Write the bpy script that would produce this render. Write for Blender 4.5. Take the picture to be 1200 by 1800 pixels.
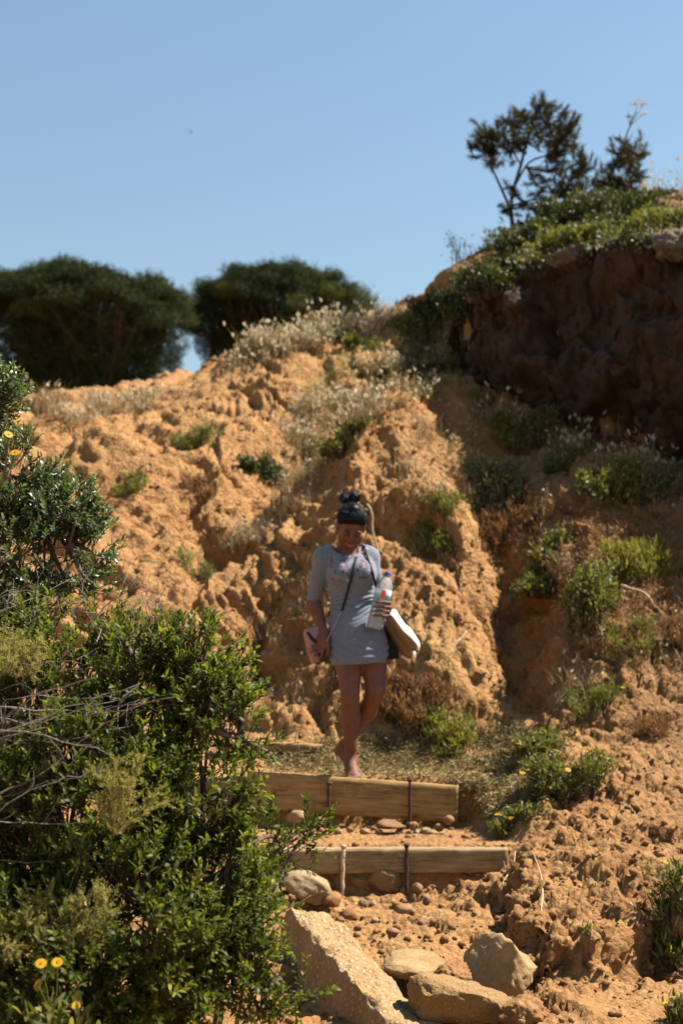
import bpy, bmesh, math, random
import numpy as np
from mathutils import Vector, Matrix
from mathutils.bvhtree import BVHTree

for o in list(bpy.data.objects):
    bpy.data.objects.remove(o)
random.seed(7)
RNG = np.random.default_rng(7)
SC = bpy.context.scene
COL = SC.collection

# ------------------------------------------------------------------ camera
EYE = 1.6
PITCH = math.radians(7.52)
cam_d = bpy.data.cameras.new('camera')
cam_d.sensor_fit = 'VERTICAL'
cam_d.sensor_height = 36.0
cam_d.sensor_width = 24.0
cam_d.lens = 50.0
cam_d.clip_start = 0.05
cam_d.clip_end = 5000
cam_d.dof.use_dof = True
cam_d.dof.focus_distance = 4.75
cam_d.dof.aperture_fstop = 3.4
cam = bpy.data.objects.new('camera', cam_d)
COL.objects.link(cam)
cam.location = (0, 0, EYE)
cam.rotation_euler = (math.radians(90) + PITCH, 0, 0)
SC.camera = cam

# ------------------------------------------------------------------ sky, sun, exposure
SUN = Vector((0.57, 0.10, 0.82)).normalized()
elev = math.asin(SUN.z)
azim = math.atan2(SUN.x, SUN.y)
world = bpy.data.worlds.new('World')
SC.world = world
world.use_nodes = True
wn = world.node_tree
wn.nodes.clear()
sky = wn.nodes.new('ShaderNodeTexSky')
sky.sky_type = 'NISHITA'
sky.sun_disc = False
sky.sun_elevation = elev
sky.sun_rotation = azim
sky.altitude = 30
sky.air_density = 1.75
sky.dust_density = 0.3
sky.ozone_density = 3.2
bg = wn.nodes.new('ShaderNodeBackground')
bg.inputs['Strength'].default_value = 0.05
wo = wn.nodes.new('ShaderNodeOutputWorld')
wn.links.new(sky.outputs[0], bg.inputs['Color'])
wn.links.new(bg.outputs[0], wo.inputs['Surface'])

sun_d = bpy.data.lights.new('sun', 'SUN')
sun_d.energy = 5.0
sun_d.angle = math.radians(0.53)
sun_d.color = (1.0, 0.93, 0.82)
sun = bpy.data.objects.new('sun', sun_d)
COL.objects.link(sun)
sun.location = (6, 2, 12)
sun.rotation_euler = SUN.to_track_quat('Z', 'Y').to_euler()

SC.view_settings.view_transform = 'Standard'
SC.view_settings.look = 'None'
SC.view_settings.exposure = 1.5
SC.view_settings.gamma = 1.0
SC.render.engine = 'CYCLES'
SC.cycles.use_denoising = True
SC.cycles.max_bounces = 6
SC.cycles.diffuse_bounces = 1
SC.cycles.glossy_bounces = 3
SC.cycles.transmission_bounces = 6
SC.cycles.transparent_max_bounces = 8
SC.cycles.sample_clamp_indirect = 6.0

# ------------------------------------------------------------------ helpers
F = 2500.0            # focal length in photograph pixels
CP, SP = math.cos(PITCH), math.sin(PITCH)

def ray(px, py):
    u = (px - 600.0) / F
    v = (900.0 - py) / F
    return Vector((u, CP - v * SP, SP + v * CP))

def P(px, py, Y):
    d = ray(px, py)
    t = Y / d.y
    return Vector((d.x * t, Y, EYE + d.z * t))

def hash3(ix, iy, iz, seed=0):
    h = (ix.astype(np.uint32) * np.uint32(374761393) + iy.astype(np.uint32) * np.uint32(668265263)
         + iz.astype(np.uint32) * np.uint32(2147483647) + np.uint32(seed * 974711 + 12345))
    h = (h ^ (h >> np.uint32(13))) * np.uint32(1274126177)
    h = h ^ (h >> np.uint32(16))
    h = (h * np.uint32(2246822519)) ^ (h >> np.uint32(11))
    return h

GR = np.array([(1,1,0),(-1,1,0),(1,-1,0),(-1,-1,0),(1,0,1),(-1,0,1),(1,0,-1),(-1,0,-1),(0,1,1),(0,-1,1),(0,1,-1),(0,-1,-1)], dtype=np.float32)

def perlin(p, seed=0):
    p = np.asarray(p, dtype=np.float32)
    i = np.floor(p).astype(np.int64)
    f = p - i
    u = f * f * f * (f * (f * 6 - 15) + 10)
    out = 0
    for dx in (0, 1):
        wx = u[:, 0] if dx else 1 - u[:, 0]
        for dy in (0, 1):
            wy = u[:, 1] if dy else 1 - u[:, 1]
            for dz in (0, 1):
                wz = u[:, 2] if dz else 1 - u[:, 2]
                g = GR[hash3(i[:, 0] + dx, i[:, 1] + dy, i[:, 2] + dz, seed) % np.uint32(12)]
                d = g[:, 0] * (f[:, 0] - dx) + g[:, 1] * (f[:, 1] - dy) + g[:, 2] * (f[:, 2] - dz)
                out = out + d * wx * wy * wz
    return out

def fbm(p, octv=4, seed=0, gain=0.5):
    p = np.asarray(p, dtype=np.float32)
    a, s = 1.0, 0
    for k in range(octv):
        s = s + a * perlin(p * (2.03 ** k) + 17.3 * k, seed + k)
        a *= gain
    return s

def billow(p, octv=3, seed=0, gain=0.5):
    p = np.asarray(p, dtype=np.float32)
    a, s = 1.0, 0
    for k in range(octv):
        s = s + a * (np.abs(perlin(p * (2.1 ** k) + 9.1 * k, seed + k)) * 2 - 0.45)
        a *= gain
    return s

def worley(p, seed=0, jitter=0.9):
    p = np.asarray(p, dtype=np.float32)
    i = np.floor(p).astype(np.int64)
    f = p - i
    f1 = np.full(len(p), 9.0, np.float32)
    f2 = np.full(len(p), 9.0, np.float32)
    for dx in (-1, 0, 1):
        for dy in (-1, 0, 1):
            for dz in (-1, 0, 1):
                h = hash3(i[:, 0] + dx, i[:, 1] + dy, i[:, 2] + dz, seed)
                ox = (h & np.uint32(1023)).astype(np.float32) / 1023
                oy = ((h >> np.uint32(10)) & np.uint32(1023)).astype(np.float32) / 1023
                oz = ((h >> np.uint32(20)) & np.uint32(1023)).astype(np.float32) / 1023
                d = ((dx + 0.5 + (ox - .5) * jitter - f[:, 0]) ** 2 + (dy + 0.5 + (oy - .5) * jitter - f[:, 1]) ** 2
                     + (dz + 0.5 + (oz - .5) * jitter - f[:, 2]) ** 2)
                n1 = d < f1
                f2 = np.where(n1, f1, np.minimum(f2, d))
                f1 = np.where(n1, d, f1)
    return np.sqrt(f1), np.sqrt(f2)

def chunks(p, seed=0):
    """one random height for each Voronoi cell: broken blocks with crisp edges"""
    p = np.asarray(p, dtype=np.float32)
    i = np.floor(p).astype(np.int64)
    f = p - i
    f1 = np.full(len(p), 9.0, np.float32); val = np.zeros(len(p), np.float32)
    for dx in (-1, 0, 1):
        for dy in (-1, 0, 1):
            for dz in (-1, 0, 1):
                h = hash3(i[:, 0] + dx, i[:, 1] + dy, i[:, 2] + dz, seed)
                ox = (h & np.uint32(1023)).astype(np.float32) / 1023 - .5
                oy = ((h >> np.uint32(10)) & np.uint32(1023)).astype(np.float32) / 1023 - .5
                oz = ((h >> np.uint32(20)) & np.uint32(1023)).astype(np.float32) / 1023 - .5
                ex, ey, ez = dx + .5 + ox * .9 - f[:, 0], dy + .5 + oy * .9 - f[:, 1], dz + .5 + oz * .9 - f[:, 2]
                d = ex * ex + ey * ey + ez * ez
                n1 = d < f1
                val = np.where(n1, (oz + ox) + (ex * oy + ey * ox + ez * oz) * 1.2, val)
                f1 = np.where(n1, d, f1)
    return val

def sstep(a, b, x):
    t = np.clip((x - a) / (b - a), 0, 1)
    return t * t * (3 - 2 * t)

def mesh_arrays(name, V, T, rnd=None, smooth=False, quads=None):
    """V (n,3); T (m,3) triangles; quads (k,4)"""
    V = np.asarray(V, np.float32)
    T = np.zeros((0, 3), np.int32) if T is None else np.asarray(T, np.int32)
    Q = np.zeros((0, 4), np.int32) if quads is None else np.asarray(quads, np.int32)
    me = bpy.data.meshes.new(name)
    me.vertices.add(len(V))
    me.vertices.foreach_set('co', V.ravel())
    nl = T.size + Q.size
    me.loops.add(nl)
    me.loops.foreach_set('vertex_index', np.concatenate([T.ravel(), Q.ravel()]).astype(np.int32))
    me.polygons.add(len(T) + len(Q))
    st = np.concatenate([np.arange(len(T)) * 3, T.size + np.arange(len(Q)) * 4]).astype(np.int32)
    me.polygons.foreach_set('loop_start', st)
    if smooth:
        me.polygons.foreach_set('use_smooth', np.ones(len(T) + len(Q), bool))
    if rnd is not None:
        at = me.attributes.new('rnd', 'FLOAT', 'POINT')
        at.data.foreach_set('value', np.asarray(rnd, np.float32))
    me.update(calc_edges=True)
    me.validate()
    return me

class Acc:
    """collects triangles of ONE part"""
    def __init__(s):
        s.V, s.T, s.R, s.n = [], [], [], 0
    def add(s, V, T, r=None):
        V = np.asarray(V, np.float32).reshape(-1, 3)
        T = np.asarray(T, np.int64).reshape(-1, 3)
        s.V.append(V)
        s.T.append(T + s.n)
        s.R.append(np.full(len(V), 0.5 if r is None else r, np.float32) if np.isscalar(r) or r is None else np.asarray(r, np.float32))
        s.n += len(V)
    def build(s, name, mat, parent=None, smooth=False):
        if not s.V:
            return None
        me = mesh_arrays(name, np.concatenate(s.V), np.concatenate(s.T), np.concatenate(s.R), smooth)
        return link(name, me, mat, parent)

def link(name, me, mat=None, parent=None):
    o = bpy.data.objects.new(name, me)
    COL.objects.link(o)
    if mat is not None and me is not None and len(me.materials) == 0:
        me.materials.append(mat)
    if parent is not None:
        o.parent = parent
        if any(abs(c) > 1e-9 for c in parent.location):
            o.matrix_parent_inverse = Matrix.Translation(-Vector(parent.location))
    return o

def empty(name, loc=(0, 0, 0)):
    o = bpy.data.objects.new(name, None)
    COL.objects.link(o)
    o.location = loc
    o.empty_display_size = 0.1
    return o

def tag(o, label=None, cat=None, group=None, kind=None):
    if label: o['label'] = label
    if cat: o['category'] = cat
    if group: o['group'] = group
    if kind: o['kind'] = kind
    return o

def unit(a):
    a = np.asarray(a, np.float32)
    return a / np.maximum(np.linalg.norm(a, axis=-1, keepdims=True), 1e-9)

def tube(acc, pts, rad, n=6, r=0.5, cap=True):
    pts = np.asarray([tuple(p) for p in pts], np.float64)
    m = len(pts)
    rad = np.full(m, rad) if np.isscalar(rad) else np.asarray(rad, float)
    tg = unit(np.gradient(pts, axis=0))
    up = np.array([0.31, 0.87, 0.38]) if abs(tg[0] @ np.array([0.31, 0.87, 0.38])) < 0.92 else np.array([1., 0, 0])
    V = []
    a = None
    for k in range(m):
        t = tg[k]
        base = up if a is None else a
        a = base - t * (base @ t)
        a = a / max(np.linalg.norm(a), 1e-9)
        b = np.cross(t, a)
        for j in range(n):
            w = 2 * math.pi * j / n
            V.append(pts[k] + rad[k] * (math.cos(w) * a + math.sin(w) * b))
    T = []
    for k in range(m - 1):
        for j in range(n):
            i0, i1 = k * n + j, k * n + (j + 1) % n
            T += [(i0, i1, i1 + n), (i0, i1 + n, i0 + n)]
    if cap:
        V.append(pts[0]); V.append(pts[-1])
        c0, c1 = m * n, m * n + 1
        for j in range(n):
            T.append((c0, (j + 1) % n, j))
            T.append((c1, (m - 1) * n + j, (m - 1) * n + (j + 1) % n))
    acc.add(V, T, r)

def curve_pts(ctrl, n=10):
    c = np.asarray([tuple(p) for p in ctrl], float)
    m = len(c)
    if m == 2:
        t = np.linspace(0, 1, n)[:, None]
        return c[0] * (1 - t) + c[1] * t
    ext = np.vstack([2 * c[0] - c[1], c, 2 * c[-1] - c[-2]])
    out = []
    per = max(2, int(math.ceil(n / (m - 1))))
    for k in range(m - 1):
        p0, p1, p2, p3 = ext[k:k + 4]
        for t in np.linspace(0, 1, per, endpoint=False):
            out.append(0.5 * ((2 * p1) + (-p0 + p2) * t + (2 * p0 - 5 * p1 + 4 * p2 - p3) * t * t + (-p0 + 3 * p1 - 3 * p2 + p3) * t ** 3))
    out.append(c[-1])
    return np.array(out)

def leaves(acc, pos, dirv, L, W, rng, curl=0.15, fold=0.25, nrm=None, rnd=None):
    """many small leaves: 6 vertices, 4 triangles each, folded at the midrib and bent"""
    pos = np.asarray(pos, np.float32); N = len(pos)
    if N == 0: return
    d = unit(dirv)
    if nrm is None:
        nrm = rng.normal(size=(N, 3)) + np.array([0, 0, 0.6])
    s = unit(np.cross(d, nrm))
    u = unit(np.cross(s, d))
    L = np.broadcast_to(np.asarray(L, np.float32), (N,))[:, None]
    W = np.broadcast_to(np.asarray(W, np.float32), (N,))[:, None]
    c = curl * L
    b = pos
    l1 = pos + d * L * .38 + s * W * .5 + u * (W * fold)
    r1 = pos + d * L * .38 - s * W * .5 + u * (W * fold)
    l2 = pos + d * L * .75 + s * W * .34 + u * (W * fold * .6) - u * c * .5
    r2 = pos + d * L * .75 - s * W * .34 + u * (W * fold * .6) - u * c * .5
    tp = pos + d * L - u * c
    V = np.stack([b, l1, r1, l2, r2, tp], 1).reshape(-1, 3)
    k = np.arange(N)[:, None] * 6
    T = np.stack([k + np.array([[0, 2, 1]]), k + np.array([[1, 2, 4]]), k + np.array([[1, 4, 3]]), k + np.array([[3, 4, 5]])], 1).reshape(-1, 3)
    if rnd is None:
        rnd = rng.random(N)
    acc.add(V, T, np.repeat(rnd, 6))

def blades(acc, pos, tipv, W, rng, rnd=None, bend=None):
    """thin blades: 2 triangles + tip, from pos along tipv (full vector)"""
    pos = np.asarray(pos, np.float32); N = len(pos)
    if N == 0: return
    tipv = np.asarray(tipv, np.float32)
    s = unit(np.cross(tipv, rng.normal(size=(N, 3))))
    W = np.broadcast_to(np.asarray(W, np.float32), (N,))[:, None]
    mid = pos + tipv * .55
    tip = pos + tipv
    if bend is not None:
        tip = tip + bend
    V = np.stack([pos + s * W * .5, pos - s * W * .5, mid + s * W * .4, mid - s * W * .4, tip], 1).reshape(-1, 3)
    k = np.arange(N)[:, None] * 5
    T = np.stack([k + np.array([[0, 1, 3]]), k + np.array([[0, 3, 2]]), k + np.array([[2, 3, 4]])], 1).reshape(-1, 3)
    if rnd is None:
        rnd = rng.random(N)
    acc.add(V, T, np.repeat(rnd, 5))

# ------------------------------------------------------------------ materials
def new_mat(name):
    m = bpy.data.materials.new(name)
    m.use_nodes = True
    nt = m.node_tree
    nt.nodes.clear()
    return m, nt

def ramp(nt, fac, stops):
    r = nt.nodes.new('ShaderNodeValToRGB')
    e = r.color_ramp.elements
    while len(e) < len(stops): e.new(0.5)
    for el, (p, c) in zip(e, stops):
        el.position = p
        el.color = (c[0], c[1], c[2], 1)
    nt.links.new(fac, r.inputs[0])
    return r.outputs[0]

def noise(nt, vec, scale, detail=4, rough=0.55, w=None):
    n = nt.nodes.new('ShaderNodeTexNoise')
    n.inputs['Scale'].default_value = scale
    n.inputs['Detail'].default_value = detail
    n.inputs['Roughness'].default_value = rough
    if vec is not None: nt.links.new(vec, n.inputs['Vector'])
    return n.outputs[0]

def mixc(nt, fac, a, b, mode='MIX'):
    m = nt.nodes.new('ShaderNodeMix')
    m.data_type = 'RGBA'
    m.blend_type = mode
    for sock, val in ((m.inputs[0], fac), (m.inputs[6], a), (m.inputs[7], b)):
        if isinstance(val, (int, float)): sock.default_value = val
        elif isinstance(val, tuple): sock.default_value = (val[0], val[1], val[2], 1)
        else: nt.links.new(val, sock)
    return m.outputs[2]

def mathn(nt, op, a, b=None, clamp=False):
    m = nt.nodes.new('ShaderNodeMath')
    m.operation = op
    m.use_clamp = clamp
    for sock, val in ((m.inputs[0], a), (m.inputs[1], b)):
        if val is None: continue
        if isinstance(val, (int, float)): sock.default_value = val
        else: nt.links.new(val, sock)
    return m.outputs[0]

def mrange(nt, v, a, b, c=0.0, d=1.0):
    m = nt.nodes.new('ShaderNodeMapRange')
    m.inputs[1].default_value = a; m.inputs[2].default_value = b
    m.inputs[3].default_value = c; m.inputs[4].default_value = d
    nt.links.new(v, m.inputs[0])
    return m.outputs[0]

def bumpn(nt, h, strength, dist):
    b = nt.nodes.new('ShaderNodeBump')
    b.inputs['Strength'].default_value = strength
    b.inputs['Distance'].default_value = dist
    nt.links.new(h, b.inputs['Height'])
    return b.outputs[0]

def finish(nt, col, rough=0.9, normal=None, spec=0.3, **kw):
    p = nt.nodes.new('ShaderNodeBsdfPrincipled')
    if isinstance(col, tuple): p.inputs['Base Color'].default_value = (col[0], col[1], col[2], 1)
    else: nt.links.new(col, p.inputs['Base Color'])
    if isinstance(rough, (int, float)): p.inputs['Roughness'].default_value = rough
    else: nt.links.new(rough, p.inputs['Roughness'])
    p.inputs['Specular IOR Level'].default_value = spec
    for k, v in kw.items():
        p.inputs[k].default_value = v
    if normal is not None: nt.links.new(normal, p.inputs['Normal'])
    o = nt.nodes.new('ShaderNodeOutputMaterial')
    nt.links.new(p.outputs[0], o.inputs[0])
    return p, o

def wpos(nt):
    return nt.nodes.new('ShaderNodeNewGeometry').outputs['Position']

def opos(nt):
    return nt.nodes.new('ShaderNodeTexCoord').outputs['Object']

def soil_mat(name, dark=1.0):
    m, nt = new_mat(name)
    dark = dark * 0.69
    pos = wpos(nt)
    big = noise(nt, pos, 0.55, 5, 0.6)
    med = noise(nt, pos, 4.2, 5, 0.65)
    fin = noise(nt, pos, 38, 4, 0.7)
    D = dark
    c1 = ramp(nt, big, [(0.33, (0.37 * D, 0.178 * D, 0.072 * D)), (0.5, (0.43 * D, 0.24 * D, 0.088 * D)), (0.66, (0.48 * D, 0.30 * D, 0.112 * D))])
    c2 = ramp(nt, med, [(0.3, (0.22 * D, 0.105 * D, 0.048 * D)), (0.5, (0.43 * D, 0.23 * D, 0.09 * D)), (0.72, (0.60 * D, 0.40 * D, 0.19 * D))])
    c = mixc(nt, 0.5, c1, c2)
    c3 = ramp(nt, fin, [(0.3, (0.25 * D, 0.115 * D, 0.055 * D)), (0.5, (0.47 * D, 0.225 * D, 0.085 * D)), (0.75, (0.66 * D, 0.41 * D, 0.20 * D))])
    c = mixc(nt, 0.35, c, c3)
    # rusty and yellow-ochre patches of clay
    rn = noise(nt, pos, 1.15, 6, .65)
    c = mixc(nt, mrange(nt, rn, .54, .66, 0, .6), c, (0.215, 0.088, 0.036))
    yn = noise(nt, pos, .9, 5, .6)
    c = mixc(nt, mrange(nt, yn, .42, .32, 0, .55), c, (0.36, 0.235, 0.085))
    gn = noise(nt, pos, 2.3, 6, .7)
    c = mixc(nt, mrange(nt, gn, .60, .70, 0, .4), c, (0.15, 0.115, 0.065))
    # browner earth colour mixed in towards the right-hand slope, with a ragged edge
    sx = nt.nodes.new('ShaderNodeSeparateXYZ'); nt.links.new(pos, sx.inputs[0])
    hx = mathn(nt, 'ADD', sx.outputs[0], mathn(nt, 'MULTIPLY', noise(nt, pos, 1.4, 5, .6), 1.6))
    brn = mathn(nt, 'MULTIPLY', mrange(nt, hx, 1.9, 3.0), .55)
    c = mixc(nt, brn, c, (0.125, 0.066, 0.034))
    # pale lime grains
    vo = nt.nodes.new('ShaderNodeTexVoronoi'); vo.inputs['Scale'].default_value = 55
    nt.links.new(pos, vo.inputs['Vector'])
    spots = mathn(nt, 'MULTIPLY', mrange(nt, vo.outputs['Distance'], 0.10, 0.2, 1, 0), mrange(nt, noise(nt, pos, 7, 3), 0.55, 0.68))
    c = mixc(nt, mathn(nt, 'MULTIPLY', spots, 0.55), c, (0.32, 0.26, 0.18))
    h1 = noise(nt, pos, 30, 6, 0.7)
    vo2 = nt.nodes.new('ShaderNodeTexVoronoi'); vo2.inputs['Scale'].default_value = 34
    nt.links.new(pos, vo2.inputs['Vector'])
    hh = mathn(nt, 'SUBTRACT', h1, mathn(nt, 'MULTIPLY', vo2.outputs['Distance'], 0.6))
    nrm = bumpn(nt, hh, 0.9, 0.03)
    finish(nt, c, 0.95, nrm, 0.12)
    return m

def leaf_mat(name, stops, rough=0.4, trans=0.35, spec=0.5, tcol=None):
    m, nt = new_mat(name)
    at = nt.nodes.new('ShaderNodeAttribute'); at.attribute_name = 'rnd'
    c = ramp(nt, at.outputs['Fac'], stops)
    p = nt.nodes.new('ShaderNodeBsdfPrincipled')
    nt.links.new(c, p.inputs['Base Color'])
    p.inputs['Roughness'].default_value = rough
    p.inputs['Specular IOR Level'].default_value = spec
    t = nt.nodes.new('ShaderNodeBsdfTranslucent')
    tc = mixc(nt, 1.0, c, tcol or (1.5, 1.6, 0.55), 'MULTIPLY')
    nt.links.new(tc, t.inputs['Color'])
    mx = nt.nodes.new('ShaderNodeMixShader')
    mx.inputs[0].default_value = trans
    nt.links.new(p.outputs[0], mx.inputs[1]); nt.links.new(t.outputs[0], mx.inputs[2])
    o = nt.nodes.new('ShaderNodeOutputMaterial')
    nt.links.new(mx.outputs[0], o.inputs[0])
    return m

def bark_mat(name, a, b, scale=40, rough=0.85):
    m, nt = new_mat(name)
    pos = wpos(nt)
    n = noise(nt, pos, scale, 5, 0.65)
    c = ramp(nt, n, [(0.3, a), (0.7, b)])
    finish(nt, c, rough, bumpn(nt, n, 0.6, 0.01), 0.2)
    return m

def plain_mat(name, col, rough=0.5, spec=0.4, var=0.12, scale=30, bump=0.0, **kw):
    m, nt = new_mat(name)
    pos = opos(nt)
    n = noise(nt, pos, scale, 4, 0.6)
    lo = tuple(c * (1 - var) for c in col); hi = tuple(min(1, c * (1 + var)) for c in col)
    c = ramp(nt, n, [(0.3, lo), (0.7, hi)])
    finish(nt, c, rough, bumpn(nt, n, bump, 0.004) if bump else None, spec, **kw)
    return m

def rock_mat(name, a, b, c, peb=0.0, pcol=(0.6, 0.5, 0.36), scale=9, pscale=60):
    m, nt = new_mat(name)
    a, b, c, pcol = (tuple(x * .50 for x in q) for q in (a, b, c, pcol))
    pos = wpos(nt)
    n = noise(nt, pos, scale, 6, 0.65)
    col = ramp(nt, n, [(0.3, a), (0.5, b), (0.7, c)])
    f = noise(nt, pos, 90, 4, 0.7)
    col = mixc(nt, 0.3, col, ramp(nt, f, [(0.3, tuple(x * .55 for x in b)), (0.7, tuple(min(1, x * 1.35) for x in c))]))
    h = noise(nt, pos, 45, 6, 0.7)
    if peb:
        vo = nt.nodes.new('ShaderNodeTexVoronoi'); vo.inputs['Scale'].default_value = pscale
        nt.links.new(pos, vo.inputs['Vector'])
        k = mrange(nt, vo.outputs['Distance'], 0.28, 0.42, 1, 0)
        vsp = nt.nodes.new('ShaderNodeSeparateColor'); nt.links.new(vo.outputs['Color'], vsp.inputs[0])
        pc = mixc(nt, vsp.outputs[0], tuple(x * .55 for x in pcol), pcol)
        col = mixc(nt, mathn(nt, 'MULTIPLY', k, peb), col, pc)
        h = mathn(nt, 'ADD', h, mathn(nt, 'MULTIPLY', k, 0.5))
    finish(nt, col, 0.92, bumpn(nt, h, 0.7, 0.012), 0.15)
    return m

M = {}
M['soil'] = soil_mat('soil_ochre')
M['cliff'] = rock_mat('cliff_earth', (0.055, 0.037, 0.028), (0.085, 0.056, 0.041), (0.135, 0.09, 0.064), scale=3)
M['lentisk'] = leaf_mat('lentisk_leaf', [(0.0, (0.018, 0.026, 0.005)), (0.45, (0.052, 0.070, 0.010)), (0.75, (0.115, 0.13, 0.016)), (1.0, (0.22, 0.20, 0.03))], 0.5, 0.48, 0.22)
M['buckthorn'] = leaf_mat('buckthorn_leaf', [(0.0, (0.035, 0.055, 0.02)), (0.6, (0.065, 0.09, 0.032)), (1.0, (0.14, 0.15, 0.05))], 0.42, 0.3, 0.5)
M['olive'] = leaf_mat('olive_shrub_leaf', [(0.0, (0.07, 0.075, 0.02)), (0.6, (0.14, 0.14, 0.035)), (1.0, (0.24, 0.21, 0.06))], 0.6, 0.3, 0.25)
M['greygreen'] = leaf_mat('grey_green_leaf', [(0.0, (0.06, 0.065, 0.032)), (0.6, (0.12, 0.12, 0.055)), (1.0, (0.2, 0.19, 0.10))], 0.6, 0.25, 0.3)
M['green'] = leaf_mat('mid_green_leaf', [(0.0, (0.055, 0.06, 0.018)), (0.6, (0.125, 0.125, 0.036)), (1.0, (0.24, 0.21, 0.07))], 0.5, 0.35, 0.3)
M['yellowgreen'] = leaf_mat('yellow_green_leaf', [(0.0, (0.09, 0.088, 0.02)), (0.6, (0.17, 0.155, 0.035)), (1.0, (0.27, 0.225, 0.06))], 0.6, 0.3, 0.2)
M['reddish'] = leaf_mat('reddish_shrub_leaf', [(0.0, (0.09, 0.06, 0.025)), (0.5, (0.17, 0.11, 0.04)), (0.8, (0.25, 0.13, 0.07)), (1.0, (0.33, 0.16, 0.1))], 0.7, 0.3, 0.2, (1.4, 1.1, 0.6))
M['dark'] = leaf_mat('dark_shrub_leaf', [(0.0, (0.018, 0.025, 0.009)), (0.6, (0.045, 0.055, 0.018)), (1.0, (0.12, 0.125, 0.035))], 0.5, 0.25, 0.3)
M['straw'] = leaf_mat('dry_straw', [(0.0, (0.14, 0.085, 0.04)), (0.5, (0.26, 0.18, 0.09)), (1.0, (0.42, 0.33, 0.19))], 0.8, 0.35, 0.15, (1.1, 1.05, 0.9))
M['seed'] = leaf_mat('pale_seed_head', [(0.0, (0.34, 0.27, 0.16)), (0.5, (0.46, 0.39, 0.26)), (1.0, (0.62, 0.55, 0.40))], 0.8, 0.45, 0.15, (1.1, 1.1, 1.0))
M['litter'] = leaf_mat('dry_litter', [(0.0, (0.09, 0.07, 0.03)), (0.4, (0.19, 0.14, 0.07)), (0.75, (0.30, 0.23, 0.12)), (1.0, (0.13, 0.14, 0.035))], 0.85, 0.2, 0.15, (1.1, 1.05, 0.8))
M['pine'] = leaf_mat('stone_pine_needle', [(0.0, (0.010, 0.016, 0.006)), (0.6, (0.028, 0.038, 0.011)), (1.0, (0.10, 0.105, 0.025))], 0.7, 0.15, 0.1)
M['young_pine'] = leaf_mat('young_pine_needle', [(0.0, (0.018, 0.020, 0.010)), (0.6, (0.036, 0.036, 0.016)), (1.0, (0.075, 0.055, 0.032))], 0.55, 0.2, 0.25)
M['bark'] = bark_mat('bark_dark', (0.035, 0.025, 0.02), (0.10, 0.075, 0.055))
M['twig'] = bark_mat('twig_brown', (0.06, 0.04, 0.028), (0.16, 0.11, 0.08), 60)
M['dead'] = bark_mat('dead_twig_grey', (0.12, 0.095, 0.08), (0.27, 0.225, 0.19), 50)
M['stick'] = bark_mat('dry_stick', (0.36, 0.25, 0.14), (0.58, 0.44, 0.28), 30)
M['petal'] = leaf_mat('yellow_petal', [(0.0, (0.40, 0.20, 0.004)), (1.0, (0.52, 0.29, 0.008))], 0.6, 0.3, 0.2, (1.1, 1.1, 0.8))
M['heath'] = leaf_mat('heath_needle', [(0.0, (0.14, 0.13, 0.03)), (0.55, (0.25, 0.23, 0.06)), (0.85, (0.36, 0.29, 0.12)), (1.0, (0.42, 0.27, 0.16))], 0.7, 0.3, 0.2)
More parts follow.
